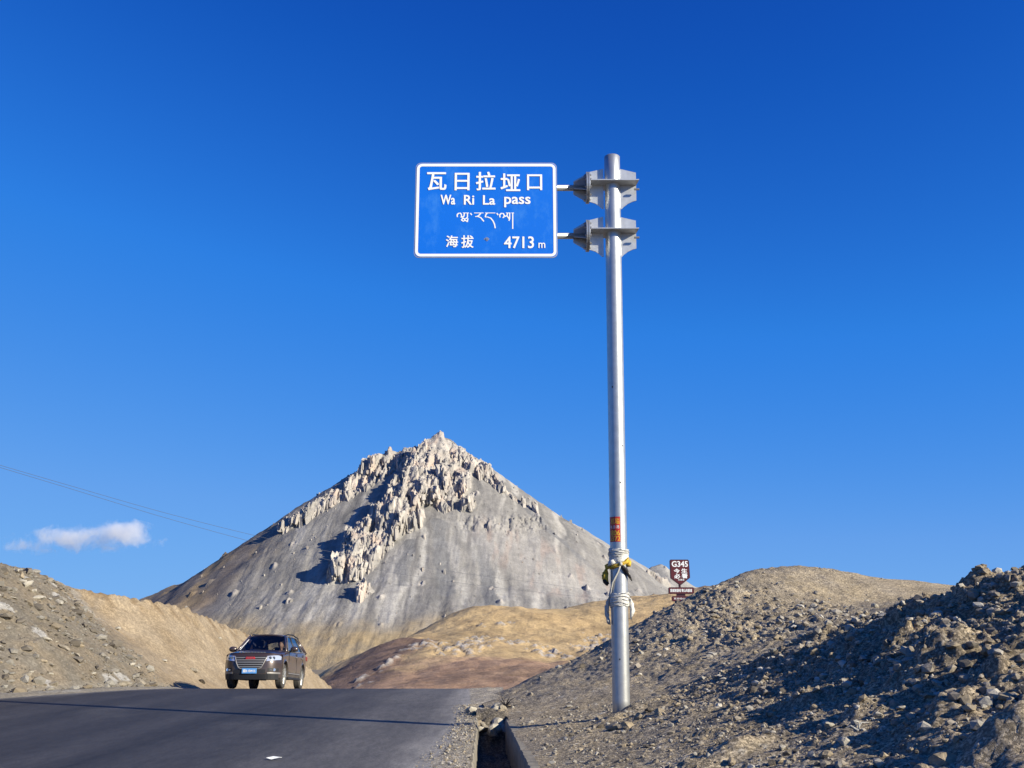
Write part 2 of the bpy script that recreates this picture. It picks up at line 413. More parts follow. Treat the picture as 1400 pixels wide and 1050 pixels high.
# gravel shoulder between asphalt and drain
ts = np.linspace(0, 1, 46); ys = lines((-10, 9, .6), (9, 24, .06), (24, 40, .2))
T, Y = np.meshgrid(ts, ys)
xa = drain_l(Y) - np.interp(Y, [-10, 12.8, 16, 19, 24, 30, 40], [.85, .85, .62, .45, .75, 1.1, 1.5]); xb = drain_l(Y) - .04 + .58 * sstep(19.5, 20.9, Y + .35 * fbm(Y / .3, Y * 0, 46))
X = xa + (xb - xa) * T
f1, f2, cid = worley(X / .09, Y / .09, 41)
Z = road_z(Y) - .035 + .055 * sstep(0, .75, T) + .02 * fbm(X / .35, Y / .35, 42) + .014 * np.clip(.45 - f1, 0, 1) * (cid > .5)
Z = Z + np.where(Y > 20, .05 * fbm(X / .5, Y / .5, 45) * sstep(.2, .8, T), 0)
tint = mixc((.37, .325, .26), (.48, .415, .32), sstep(-.4, .5, fbm(X / .6, Y / 1.2, 44)))
tag(np_mesh('gravel_shoulder', np.stack([X, Y, Z], -1).reshape(-1, 3), grid_quads(len(ts), len(ys)), M['gravel'], col=tint.reshape(-1, 3)), kind='structure')

# ------------------------------------------------------------------ right bank (mound behind, ploughed-up bank in front)
ctl = [P(*q) for q in (
    (735, 1050, 12.8), (850, 1050, 11.8), (1000, 1050, 10.4), (1200, 1050, 9.0), (1400, 1050, 7.8),
    (849, 980, 16.9), (720, 1000, 16.5), (780, 1000, 16.0), (830, 1003, 14.6), (705, 968, 20.5), (780, 960, 20), (780, 932, 24),
    (690, 958, 23), (740, 932, 25.5), (790, 905, 27), (835, 880, 28.5), (880, 847, 30), (915, 829, 31), (950, 812, 32), (1000, 793, 33), (1040, 780, 33.7), (1075, 775, 34.2),
    (1110, 778, 34.8), (1150, 791, 36), (1200, 799, 38.5), (1300, 808, 44), (1420, 812, 48),
    (900, 880, 26), (900, 920, 22), (900, 948, 19.5), (1000, 840, 28), (1000, 880, 24), (1000, 906, 20.6),
    (1100, 820, 29), (1100, 850, 25), (1100, 869, 21), (1200, 826, 30), (1200, 839, 24), (1300, 824, 27),
    (905, 966, 18.0), (960, 938, 17.8), (1060, 892, 17.0), (1140, 866, 16.7), (1200, 848, 16.3), (1290, 826, 15.0), (1345, 810, 14.0), (1400, 800, 13.2),
    (900, 1000, 14.0), (1000, 960, 14.2), (1000, 1005, 12.0), (1100, 930, 14.2), (1100, 1000, 11.4), (1200, 905, 13.4), (1200, 980, 10.9),
    (1300, 880, 12.2), (1300, 960, 10.4), (1400, 870, 11.2), (1400, 960, 9.4), (1550, 784, 12.3), (1550, 900, 9.8), (1550, 1050, 6.8))]
ctl += [np.array(q) for q in ((.3, 8, 0), (.6, 0, 0), (3, 4, .3), (7, 3, 1.0), (10, 10, 2.6), (14, 12, 3.0), (9, 20, 2.2), (8.2, 20.5, 1.75), (14, 24, 2.4), (16, 34, 2.7),
        (22, 20, 3.2), (24, 38, 2.9), (30, 50, 3.2), (30, 8, 3.5), (3, 34, -1.2), (-.5, 32, -1.2), (6, 44, -.5), (12, 50, 1.0), (20, 58, 3.0), (0, 46, -3), (10, 66, -2))]
fr = tps_fit(ctl, reg=0.05, sx=6, sy=6)
ss = lines((0, 7.2, .028), (7.2, 12, .06), (12, 30, .35)); ys = lines((2, 5, .2), (5, 8, .06), (8, 19, .030), (19, 36, .06), (36, 66, .4))
S_, Y = np.meshgrid(ss, ys)
xl = drain_r(Y) + .05 - .35 * sstep(19.6, 20.6, Y) - .25 * sstep(21, 26, Y)
X = xl + S_
Zb = fr(X, Y)
near = 1 - sstep(17, 20, Y)
hx = sstep(1.2, 4.6, X - .13 * (15 - Y))                   # more broken towards the right
Zr = Zb.copy()
for (u, v, yy, h, sx_, sy_) in ((1000, 1035, 10.9, .16, .5, .25), (1245, 868, 14.9, .20, .40, .45), (1160, 905, 13.8, .13, .30, .3), (1250, 900, 13.2, .20, .4, .28),
        (1335, 828, 14.0, .24, .6, .45), (1390, 812, 13.2, .20, .5, .4), (1290, 935, 11.6, .30, .5, .35), (1385, 930, 10.4, .30, .45, .3), (1300, 1010, 9.7, .24, .38, .28),
        (1390, 1030, 8.4, .26, .35, .3), (1180, 985, 11.0, .14, .4, .2), (1080, 905, 15.8, .09, .35, .2), (940, 985, 14.4, .06, .4, .25), (868, 982, 16.75, .13, .42, .22), (840, 990, 16.3, .07, .2, .14), (893, 966, 17.2, .12, .3, .2)):
    c = P(u, v, yy)
    ca, sa = math.cos(R(-28)), math.sin(R(-28)); dx = (X - c[0]); dy = (Y - c[1])
    a = dx * ca - dy * sa; b = dx * sa + dy * ca
    Zr += h * np.exp(-(a / sx_) ** 2 - (b / sy_) ** 2) * (1 + .5 * fbm(X / .3, Y / .3, 55))
wx = X + .12 * fbm(X / .4, Y / .4, 60); wy = Y + .12 * fbm(X / .4, Y / .4, 61)
f1, f2, cid = worley(wx / .34, wy / .34, 62); clod = np.clip(.62 - f1, 0, 1) * sstep(.42, .75, cid)
g1, g2, gid = worley(wx / .13, wy / .13, 66); peb = np.clip(.55 - g1, 0, 1) * sstep(.35, .7, gid)
k1, k2, kid = worley(X / .055, Y / .055, 69)
flat = 1 - .75 * sstep(.9, .2, X - xl + 0 * Y) * near
fa, ea, ca = facets(wx / .42, wy / .42, 63, 1.7); fb, eb, cb = facets(wx / .17, wy / .17, 64, 1.7); fc, ec, cc = facets(X / .075, Y / .075, 65, 1.6)
Zr += flat * near * ((.006 + .075 * hx * hx) * fa * sstep(.3, .7, ca) + (.008 + .030 * hx * hx) * fb + .011 * fc)
Zr += flat * (.060 * fbm(X / 1.1, Y / 1.1, 50, 3) * (.5 + hx) + .04 * clod * (.18 + .82 * hx) * near + .045 * peb * (.35 + .8 * hx)
              + .035 * fbm(X / .22, Y / .22, 52, 3) * (.4 + .8 * hx) + .012 * np.clip(.6 - k1, 0, 1) * near)
mound = sstep(18.5, 22, Y)
h1, h2, hid = worley(wx / .5, wy / .75, 72)
patch = np.exp(-((X - 6.0) / 3.0) ** 2 - ((Y - 26.5) / 4.6) ** 2)
rough_m = sstep(.25, .75, patch + .35 * fbm(X / 1.6, Y / 2.6, 74)) * sstep(36, 31, Y)
flank = sstep(5.5, 2.5, X - .1 * (Y - 20)) * sstep(33, 29, Y)
l1, l2, lid = worley(X / .8 + .2 * fbm(X, Y, 275), Y / 1.3, 274)
Zr += mound * ((.035 + .02 * flank) * fbm(X / .9, Y / 1.6, 70, 4) + .06 * facets(X / .38, Y / .6, 272, 1.6)[0] * rough_m + (.012 + .03 * rough_m) * facets(X / .16, Y / .25, 273, 1.6)[0]
               + .16 * np.clip(.5 - l1, 0, 1) * (lid > .62) * (.25 * flank + rough_m) + .03 * ridged(X / .5, Y / .7, 76) * rough_m + .10 * fbm(X / 3, Y / 4, 78, 2) * (1 - rough_m))
m1, m2, mid_ = worley(X / .75 + .25 * fbm(X / .6, Y / .6, 281), Y / .6, 280)
Zr += near * flat * .17 * np.clip(.55 - m1, 0, 1) * (mid_ > .70) * (.35 + .65 * hx)
grey = np.array((.35, .292, .218)); tan = np.array((.41, .33, .222)); brown = np.array((.30, .23, .150)); pale = np.array((.49, .44, .36))
n1 = sstep(-.35, .35, fbm(X / 1.6, Y / 2.4, 80)); n2 = sstep(-.2, .5, fbm(X / .5, Y / .6, 81))
tint = mixc(grey, tan, n1); tint = tint * (1 - hx[..., None] * near[..., None] * .6) + mixc(brown, tan * .9, n2) * (hx * near * .6)[..., None]
tint = mixc(tint, pale, .55 * rough_m * mound * sstep(.1, .6, fbm(X / .35, Y / .5, 83)))
tint = mixc(tint, tan * 1.05, sstep(31.5, 35, Y) * .8)
tint = mixc(tint, pale, .8 * (gid > .93) * (g1 < .4) * (1 - .5 * hx))
tag(np_mesh('bank', np.stack([X, Y, Zr], -1).reshape(-1, 3), grid_quads(len(ss), len(ys)), M['bank'], col=tint.reshape(-1, 3)), kind='structure')
BX = (ss, ys, Zr)
def bank_z(x, y):
    x = np.asarray(x, float); y = np.asarray(y, float)
    xl_ = drain_r(y) + .05 - .35 * sstep(19.6, 20.6, y) - .25 * sstep(21, 26, y)
    return bilin(ss, BX[1], BX[2], x - xl_, y)
BY = ys

# ------------------------------------------------------------------ left cut slope
rid = np.array([np.array((-48., 14., 7.5)), np.array((-30., 23., 5.6))] + [P(*q) for q in ((-120, 745, 30), (0, 782, 33), (35, 791, 35), (66, 800, 38), (100, 809, 39.2), (150, 818, 40.5), (200, 828, 42.5), (260, 839, 46.5),
                                (330, 868, 55), (390, 899, 62), (420, 915, 66), (450, 940, 72))])
xs = lines((-60, -20, .8), (-20, -9.0, .055)); ys = lines((14, 22, .4), (22, 46, .065), (46, 80, .14), (80, 110, 1.0))
X, Y = np.meshgrid(xs, ys)
xf = np.interp(Y, [14, 22, 25, 28, 31, 34, 45, 66, 75, 110], [-24, -15.6, -13.2, -12.0, -11.5, -11.2, -10.9, -10.7, -10.9, -11])
xr_ = np.interp(Y, rid[:, 1], rid[:, 0]); zr_ = np.interp(Y, rid[:, 1], rid[:, 2]); rz = road_z(Y)
zr_ = np.where(Y > 72, zr_ - .35 * (Y - 72), zr_); zr_ = np.maximum(zr_, rz)
wob = .5 * fbm(X / 6, Y / 6, 90, 3)
t = np.clip((xf - X) / (xf - xr_), 0, None)
prof = np.where(t < 1, t ** 1.08, 1 - .02 * (t - 1))
Zl = rz + .015 + (zr_ - rz) * prof + .06 * sstep(-.2, .1, t) + np.where(X > xf, -.09 * sstep(.4, 1.4, X - xf), 0)
Zl += sstep(.03, .2, t) * (wob * .22 + .10 * fbm(X / .9, Y / 1.2, 91, 4))
# debris fan in front: a wedge that stands a little proud of the cut behind it
fan = sstep(2.6, -2.0, Y - np.interp(X, [-17, -11], [38.6, 34.2]) + .5 * fbm(X / 1.5, Y / 1.5, 92))
Zl += fan * .25 * sstep(.0, .25, t) * sstep(1.25, .9, t)
fa, ea, ca = facets((X + .3 * wob) / .55, Y / .75, 93, 1.6); fb, eb, cb = facets(X / .2, Y / .28, 193, 1.6)
cid = ca; f1 = np.where(ea > .15, 0, 1)
Zl += fan * sstep(.02, .2, t) * (.07 * fa * (ca > .6) + .030 * fb + .03 * ridged(X / .5, Y / .6, 94))
crust = sstep(.72, .95, t) * sstep(1.25, 1.0, t) * (1 - fan)
Zl += crust * (.16 * ridged(X / .8, Y / 1.1, 95) + .10 * fbm(X / .3, Y / .4, 96))
Zl += (1 - fan) * sstep(.1, .4, t) * sstep(1, .8, t) * (.07 * fbm(X / 3.5, Y / 2.2, 97, 3) + .06 * ridged(X / 6, Y / 3.0 + .3 * fbm(X / 2, Y / 2, 198), 199, 2) + .012 * fbm(X / .35, Y / .5, 197, 3))
deb = mixc((.195, .17, .135), (.235, .19, .135), sstep(-.3, .4, fbm(X / 1.2, Y / 1.2, 98))); tanl = mixc((.375, .295, .20), (.325, .245, .155), sstep(-.3, .4, fbm(X / 1.5, Y / 2.5, 99)))
tint = deb * fan[..., None] + tanl * (1 - fan[..., None])
tint = mixc(tint, (.22, .155, .09), crust * sstep(-.1, .4, fbm(X / .7, Y / .9, 100)) * .9)
tint = mixc(tint, (.44, .42, .39), fan * (cid > .8) * (f1 < .4) * .8)
tint = mixc(tint, (.36, .32, .255), sstep(.06, -.03, t) * .8)
tag(np_mesh('cut_slope', np.stack([X, Y, Zl], -1).reshape(-1, 3), grid_quads(len(xs), len(ys)), M['left'], col=tint.reshape(-1, 3)), kind='structure')
LX, LY, LZ = xs, ys, Zl
def left_z(x, y): return bilin(LX, LY, LZ, np.asarray(x, float), np.asarray(y, float))

# ------------------------------------------------------------------ middle hill: straw grass above red clay
ctl = [P(*q) for q in ((400, 965, 105), (440, 955, 110), (470, 938, 118), (500, 908, 135), (540, 877, 160), (590, 851, 190), (640, 838, 205), (675, 839, 212), (715, 847, 222), (755, 841, 238),
    (820, 828, 250), (880, 818, 258), (920, 814, 262), (980, 808, 265), (1060, 812, 268),
    (520, 945, 96), (560, 905, 130), (560, 940, 100), (620, 875, 165), (640, 905, 130), (640, 945, 98), (700, 870, 172), (700, 905, 130), (700, 945, 98),
    (760, 870, 180), (770, 905, 136), (770, 945, 98), (840, 860, 190), (850, 900, 140), (920, 860, 190), (1000, 850, 200))]
ctl += [np.array(q) for q in ((-60, 150, -30), (-50, 220, -32), (-10, 330, -30), (40, 360, -26), (90, 360, -22), (20, 60, -9), (-20, 70, -10), (60, 100, -2), (90, 180, -3), (130, 280, -4), (-80, 90, -26))]
fh = tps_fit(ctl, reg=.02, sx=60, sy=60)
xs = lines((-75, -35, 1.2), (-35, 60, .34), (60, 130, 1.5)); ys = lines((60, 95, 1), (95, 270, .6), (270, 360, 3))
X, Y = np.meshgrid(xs, ys); Zh = fh(X, Y)
Zh += 1.6 * fbm(X / 22, Y / 30, 110, 4) * sstep(100, 140, Y) + .35 * fbm(X / 3.2, Y / 5, 111, 4)
def hit(field, u, v, y0, y1, n=400):
    """march a pixel's ray through a height function, return the surface point"""
    yy = np.linspace(y0, y1, n); pts = np.array([P(u, v, q) for q in yy])
    d = pts[:, 2] - field(pts[:, 0], pts[:, 1]); i = np.argmax(d < 0) if (d < 0).any() else n - 1
    return pts[i]
zh = lambda x, y: bilin(xs, ys, Zh, x, y)
def near_pts(field, X, Y, pix, y0, y1, warp=0):
    poly = [hit(field, u, v, y0, y1) for u, v in pix]
    return seg_dist(X + warp * fbm(X / 12, Y / 12, 7), Y + warp * fbm(X / 12, Y / 12, 8), poly)[0]
n1 = fbm(X / 10, Y / 14, 112, 4); n2 = fbm(X / 2.2, Y / 3.2, 113, 4)
straw = mixc((.60, .43, .225), (.52, .365, .19), sstep(-.3, .4, n1)); red = mixc((.46, .30, .195), (.40, .25, .16), sstep(-.4, .4, n2))
dr = near_pts(zh, X, Y, [(560, 945), (620, 918), (690, 905), (760, 912), (800, 930), (700, 940)], 90, 260)
w = sstep(17, 4, dr + 8 * n1 + 3 * n2)
tint = mixc(straw, red, w)
dl = near_pts(zh, X, Y, [(465, 938), (500, 905), (545, 878)], 90, 260)
db = near_pts(zh, X, Y, [(470, 945), (520, 915), (560, 885)], 90, 260)
tint = mixc(tint, (.235, .155, .115), sstep(8, 4, dl + 2 * n2))  # red-brown left flank, its band of shade painted into the tint
rocks = np.zeros_like(X)
for pix, wd in (([(575, 885), (590, 880)], 5.5), ([(625, 893), (650, 880), (668, 872)], 5.5), ([(655, 855), (662, 856)], 2.5), ([(700, 880), (712, 878)], 3.5), ([(735, 885), (760, 898), (782, 900)], 4.5),
        ([(805, 885), (812, 892)], 5), ([(820, 870), (830, 890)], 5), ([(490, 932), (545, 897)], 1.2), ([(480, 942), (505, 933)], 1.6), ([(685, 855), (700, 852)], 1.5)):
    rocks = np.maximum(rocks, sstep(wd, wd * .3, near_pts(zh, X, Y, pix, 90, 260)))
fa, ea, ca = facets(X / .9, Y / 1.8, 115, 1.5)
rk = sstep(.62, .74, rocks * .60 + .85 * fbm(X / .9, Y / 1.7, 117, 4) + .0) * (ca > .2)
Zh2 = Zh + rk * (.22 + .35 * fa) + .25 * rocks * facets(X / 2.2, Y / 4, 1170, 1.4)[0]
tint = mixc(tint, (.50, .45, .40), rk); tint = mixc(tint, (.20, .13, .10), .5 * sstep(.35, .6, n2) * (1 - rk) * w)
tint = mixc(tint, (.17, .12, .08), .6 * (fbm(X / 1.2, Y / 1.2, 118, 3) > .42) * (1 - w))
tag(np_mesh('hill', np.stack([X, Y, Zh2], -1).reshape(-1, 3), grid_quads(len(xs), len(ys)), M['hill'], col=tint.reshape(-1, 3)), kind='structure')

# ------------------------------------------------------------------ the mountain
def poly(*pts): return [P(*p) for p in pts]
R_left = poly((598, 597, 1500), (580, 604, 1502), (560, 614, 1498), (530, 618, 1490), (490, 651, 1480), (440, 687, 1470), (385, 724, 1462), (330, 766, 1455), (260, 794, 1440), (180, 822, 1420), (60, 860, 1400))
R_right = poly((598, 597, 1500), (612, 600, 1500), (640, 620, 1492), (662, 638, 1484), (690, 666, 1470), (722, 692, 1455), (765, 735, 1420), (810, 775, 1385), (870, 815, 1340))
R_back = poly((640, 640, 1560), (690, 682, 1630), (737, 698, 1660), (770, 709, 1670), (800, 723, 1680), (836, 747, 1690), (880, 775, 1705), (920, 798, 1720), (1000, 830, 1740), (1150, 850, 1760))
R_far = poly((840, 830, 1850), (868, 805, 1860), (884, 788, 1865), (893, 774, 1868), (905, 771, 1870), (914, 785, 1872), (940, 800, 1880), (1000, 812, 1900))
R_brown = poly((900, 822, 1000), (945, 806, 1010), (985, 799, 1020), (1040, 812, 1030))
R_spur = poly((255, 795, 1440), (262, 812, 1330), (275, 840, 1200))
def cone(d): return .70 * np.minimum(d, 330) + .46 * np.clip(d - 330, 0, 250) + .28 * np.clip(d - 580, 0, None)
def base_h(X, Y):
    H = np.full(X.shape, -60.0)
    wx = X + 10 * fbm(X / 90, Y / 90, 121); wy = Y + 10 * fbm(X / 90, Y / 90, 122)
    for rg, k in ((R_left, 1.0), (R_right, 1.0), (R_back, .95), (R_far, 1.05), (R_brown, .35), (R_spur, .62)):
        for a, b in zip(rg[:-1], rg[1:]):
            d, v = seg_dist(wx, wy, [a, b])
            h = v - cone(d) * k
            q = np.maximum(6 - np.abs(H - h), 0) / 6          # blunt the joint between neighbouring fans
            H = np.maximum(H, h) + q * q * 1.5 * (d > 12)
    return H
xs = lines((-2400, -560, 80), (-560, -330, 3.4), (-330, 150, 1.25), (150, 420, 2.4), (420, 2400, 90))
ys = lines((330, 780, 12), (780, 1080, 2.6), (1080, 1520, 1.5), (1520, 1900, 3.2), (1900, 2600, 50))
X, Y = np.meshgrid(xs, ys)
H0 = base_h(X, Y)
b0 = lambda x, y: bilin(xs, ys, H0, x, y)
warp_x = 6 * fbm(X / 30, Y / 30, 131); warp_y = 6 * fbm(X / 30, Y / 30, 132)
def near_m(pix, widths):
    pl = []
    for (u, v), w_ in zip(pix, widths):
        q = hit(b0, u, v, 780, 1600, 800); pl.append((q[0], q[1], w_))
    d, w_ = seg_dist(X + warp_x, Y + warp_y, pl)
    return d, w_
rock = np.zeros_like(X); lift = np.zeros_like(X)
for pix, wd, lf in (
        ([(385, 728), (440, 694), (490, 662), (535, 632), (575, 622)], (5, 18, 28, 34, 34), 5),              # skyline band on the left
        ([(598, 602), (590, 625), (575, 655), (540, 690)], (10, 30, 38, 30), 10),                             # summit down to the rib
        ([(562, 685), (535, 712), (512, 738), (490, 765), (455, 792)], (26, 36, 36, 32, 9), 15),              # the rib
        ([(690, 674), (712, 689), (735, 700)], (4, 4, 2), .5), ([(600, 640), (598, 675), (608, 692)], (30, 30, 14), 8), ([(630, 640), (632, 672)], (16, 12), 7), ([(648, 690), (636, 696)], (5, 5), 7),
        ([(610, 608), (640, 630), (668, 655), (690, 675)], (16, 20, 14, 5), 3), ([(484, 787), (480, 795)], (10, 7), 9), ([(500, 808), (495, 818)], (8, 6), 7),
        ([(560, 716), (575, 712)], (6, 5), 4), ([(893, 785), (905, 786)], (14, 14), 6)):
    d, w_ = near_m(pix, wd)
    d = d + w_ * .45 * fbm(X / 22, Y / 40, 135, 3)
    m = sstep(1.0, .72, d / np.maximum(w_, 1))
    rock = np.maximum(rock, m); lift = np.maximum(lift, m * lf)
wxr = X + 3 * fbm(X / 12, Y / 24, 136); wyr = Y + 5 * fbm(X / 12, Y / 24, 1360)
fa, ea, ca = facets(wxr / 17, wyr / 44, 137, 1.6); fb, eb, cb = facets(wxr / 7.5, wyr / 17, 138, 1.6); fc, ec, cc = facets(X / 3.4, Y / 6.5, 139, 1.5)
fin = ridged(wxr / 20, wyr / 60, 1370, 2)
summit = 1 - .80 * np.exp(-((X + 108) / 34) ** 2 - ((Y - 1495) / 55) ** 2) - .35 * sstep(1440, 1475, Y)
summit = np.clip(summit, .15, 1)
fa0, ea0, ca0 = facets(wxr / 30, wyr / 70, 1371, 1.4)
crag = (lift * sstep(.0, .8, rock) * .7 + rock * summit * (8 * fa0 + 8 * fa + 4.0 * fb + 1.8 * fc + 6.0 * fin + 1.0 * fbm(X / 2.5, Y / 3.5, 140, 3) - 2.6 * sstep(.10, 0, ea) - 1.2 * sstep(.08, 0, eb)))
H = H0 + crag
small = .22 * sstep(.25, .6, fbm(X / 30, Y / 60, 141)) * sstep(-20, 90, H0)
sc_m = 1 - rock
gul = fbm(X / 34, Y / 260, 142, 4)
H += sc_m * (3.0 * gul + .9 * fbm(X / 12, Y / 80, 143, 3) + .30 * ridged(X / 7 + .4 * fbm(X / 15, Y / 40, 1431), Y / 60, 1430, 2) + .45 * fbm(X / 3, Y / 8, 144, 3)) * sstep(0, 25, 1500 - Y + 25)
# scattered outcrops in the scree
o1, o2, oid = worley(X / 17, Y / 26, 145); outc = sstep(.30, .12, o1) * (oid > .93) * sc_m * sstep(-30, 40, H0)
H += outc * (1.6 + 4.0 * fb + 2.5 * fc)
d_slab, _ = near_m([(645, 715), (690, 722), (735, 715)], (1, 1, 1)); slab = sstep(24, 8, d_slab + 10 * fbm(X / 12, Y / 20, 147))
H += slab * (3.4 * fb + 2.0 * fc)
rock_c = mixc((.57, .515, .455), (.40, .37, .34), sstep(-.3, .3, fbm(X / 10, Y / 16, 150))); rock_c = mixc(rock_c, (.62, .48, .39), sstep(.0, .5, fbm(X / 13, Y / 22, 151)) * .75)
scree = mixc((.262, .248, .234), (.345, .325, .30), sstep(-.3, .3, fbm(X / 40, Y / 300, 152, 3)))
ang = X * 1.0
strk = sstep(.05, .40, fbm(X / 24 + .5 * fbm(X / 60, Y / 60, 153), Y / 330, 154, 4)); scree = mixc(scree, (.51, .48, .44), strk * .9); strd = sstep(.10, .45, fbm(X / 28 + .5 * fbm(X / 60, Y / 60, 253), Y / 330, 254, 4)); scree = mixc(scree, (.19, .184, .18), strd * .9)
for pix, wd in (([(606, 715), (614, 740), (625, 770), (638, 825)], 7), ([(572, 715), (580, 735), (577, 775), (560, 815), (550, 840)], 4), ([(640, 725), (668, 770), (705, 835)], 10), ([(628, 715), (640, 740), (680, 805)], 6), ([(700, 745), (740, 780), (790, 820)], 9), ([(520, 790), (500, 830), (470, 870)], 7), ([(440, 800), (400, 840), (380, 860)], 9)):
    d, _ = near_m(pix, [1] * len(pix)); scree = mixc(scree, (.47, .445, .41), .85 * sstep(-.5, .2, fbm(X / 9, Y / 120, 1553, 3)) * sstep(wd * 1.7, wd * .5, d + 2 * fbm(X / 6, Y / 14, 155)))
for pix, wd in (([(692, 668), (722, 698), (765, 738), (810, 778), (850, 806)], 5), ([(600, 715), (603, 760), (610, 810)], 9), ([(655, 735), (665, 780), (672, 825)], 8), ([(560, 745), (548, 800)], 7)):
    d, _ = near_m(pix, [1] * len(pix)); scree = mixc(scree, (.225, .222, .225), .85 * sstep(wd * 1.3, wd * .8, d + 2 * fbm(X / 8, Y / 30, 156)))
d, _ = near_m([(700, 745), (760, 790), (800, 800)], (1, 1, 1)); scree = mixc(scree, mixc((.41, .385, .36), (.42, .345, .305), sstep(0, .4, fbm(X / 15, Y / 60, 157))), .8 * sstep(70, 25, d + 12 * fbm(X / 20, Y / 30, 158)))
tint = scree
tint = mixc(tint, (.43, .40, .37), slab * sstep(0, .4, fbm(X / 4, Y / 7, 159)))
tint = mixc(tint, (.46, .42, .385), outc)
db = sstep(1500, 1640, Y) * sstep(-20, 60, X); tint = mixc(tint, (.42, .40, .375), db * .75)
low = sstep(26, -12, H0 + 18 * fbm(X / 45, Y / 70, 160, 4)) * sstep(60, -10, X + 40 * fbm(X / 60, Y / 60, 161)); tint = mixc(tint, mixc((.45, .335, .185), (.35, .275, .175), sstep(-.2, .3, fbm(X / 20, Y / 20, 162))), low * .9)
lft = sstep(-270, -360, X + 40 * fbm(X / 50, Y / 80, 163, 4) + .05 * (1450 - Y)); brn = mixc((.20, .165, .145), (.265, .225, .19), sstep(-.3, .3, fbm(X / 30, Y / 60, 164)))
brn = mixc(brn, (.39, .285, .17), sstep(-.05, .35, fbm(X / 45, Y / 90, 165, 3))); tint = mixc(tint, brn, lft)
dbr, _ = seg_dist(X, Y, R_brown); tint = mixc(tint, (.30, .215, .15), sstep(160, 90, dbr))
tint = mixc(tint, rock_c, rock)
out_ = np.clip(crag, -6, 30) * .55                             # crags stand out from the slope, not only up
MNT = tag(np_mesh('mountain', np.stack([X + .12 * out_ * fb, Y - out_, H], -1).reshape(-1, 3), grid_quads(len(xs), len(ys)), M['mount'], col=tint.reshape(-1, 3)), kind='structure')
vis = rock[(rock > .55) & (ca > -1)].size
jj, ii = np.nonzero((rock > .5) & (np.abs(np.gradient(X, axis=1)) < 3) & (Y < 1520))
pick = RNG.choice(len(jj), 4200, replace=False); jj, ii = jj[pick], ii[pick]
bx_, by_, bz_ = X[jj, ii], Y[jj, ii] - out_[jj, ii], H[jj, ii]
def blocks(name, px, py, pz, sz, tints, parent, mat, lean=(0.0, -.35)):
    bases = []
    for k in range(10):
        bm = bmesh.new(); bmesh.ops.create_cube(bm, size=1.7); bmesh.ops.subdivide_edges(bm, edges=bm.edges[:], cuts=1, use_grid_fill=True); bmesh.ops.triangulate(bm, faces=bm.faces[:])
        v = np.array([tuple(a.co) for a in bm.verts]); f = np.array([[q.index for q in p.verts] for p in bm.faces]); bm.free()
        v = v + RNG.normal(0, .13, v.shape)
        for _ in range(4):
            d = RNG.normal(size=3); d /= np.linalg.norm(d); h = RNG.uniform(.45, .85); q = v @ d; v = v - np.where(q > h, q - h, 0)[:, None] * d
        bases.append(v * [RNG.uniform(.35, .65), RNG.uniform(.7, 1.2), RNG.uniform(1.5, 2.8)])
    N = len(px); k = RNG.integers(0, 10, N); V = np.array(bases)[k]; a = RNG.normal(-.45, .28, N)[:, None]
    x_ = V[..., 0] * np.cos(a) - V[..., 1] * np.sin(a); y_ = V[..., 0] * np.sin(a) + V[..., 1] * np.cos(a); z_ = V[..., 2]
    tx = RNG.normal(lean[0] + .10, .07, N)[:, None]; ty = RNG.normal(lean[1] - .15, .08, N)[:, None]
    V = np.stack([x_ - tx * z_, y_ - ty * z_, z_], -1) * sz[:, None, None] + np.stack([px, py, pz], -1)[:, None, :]
    F = (f[None] + (np.arange(N) * V.shape[1])[:, None, None]).reshape(-1, 3)
    return tag(np_mesh(name, V.reshape(-1, 3), F, mat, parent, col=np.repeat(tints, V.shape[1], 0), smooth=False, tri=True), kind='stuff')
bs = np.minimum(1.8 * np.exp(RNG.exponential(.5, len(bx_))), 7.0) * np.where(by_ > 1450, .62, 1)
blocks('crags', bx_, by_, bz_ - bs * 1.45, bs, rock_c[jj, ii] * RNG.uniform(.88, 1.12, (len(jj), 1)), MNT, M['mount'])
# fallen blocks at the foot of the crags and strewn down the scree
ring_ = sstep(.02, .3, rock) * (rock < .45) + .004 * (rock < .02) * sstep(-20, 60, H0); ring_ = ring_ * (X > -420) * (X < 330) * (Y > 1000) * (Y < 1500)
pw = ring_.ravel() / ring_.sum(); pk = RNG.choice(X.size, 700, p=pw); bs = np.minimum(.6 * np.exp(RNG.exponential(.4, len(pk))), 2.4)
blocks('fallen_blocks', X.ravel()[pk], Y.ravel()[pk], H.ravel()[pk], bs, rock_c.reshape(-1, 3)[pk] * RNG.uniform(.6, .9, (len(pk), 1)), MNT, M['mount'])
#@@OBJECTS
# ------------------------------------------------------------------ small shape helpers
def bm_box(bm, x0, x1, y0, y1, z0, z1, bev=0.0):
    vs_ = [bm.verts.new((x, y, z)) for z in (z0, z1) for y in (y0, y1) for x in (x0, x1)]
    fs = [bm.faces.new([vs_[i] for i in f]) for f in ((0, 1, 3, 2), (4, 6, 7, 5), (0, 4, 5, 1), (2, 3, 7, 6), (0, 2, 6, 4), (1, 5, 7, 3))]
    if bev:
        es = {e for f in fs for e in f.edges}
        bmesh.ops.bevel(bm, geom=list(es), offset=bev, segments=2, affect='EDGES', profile=.6)

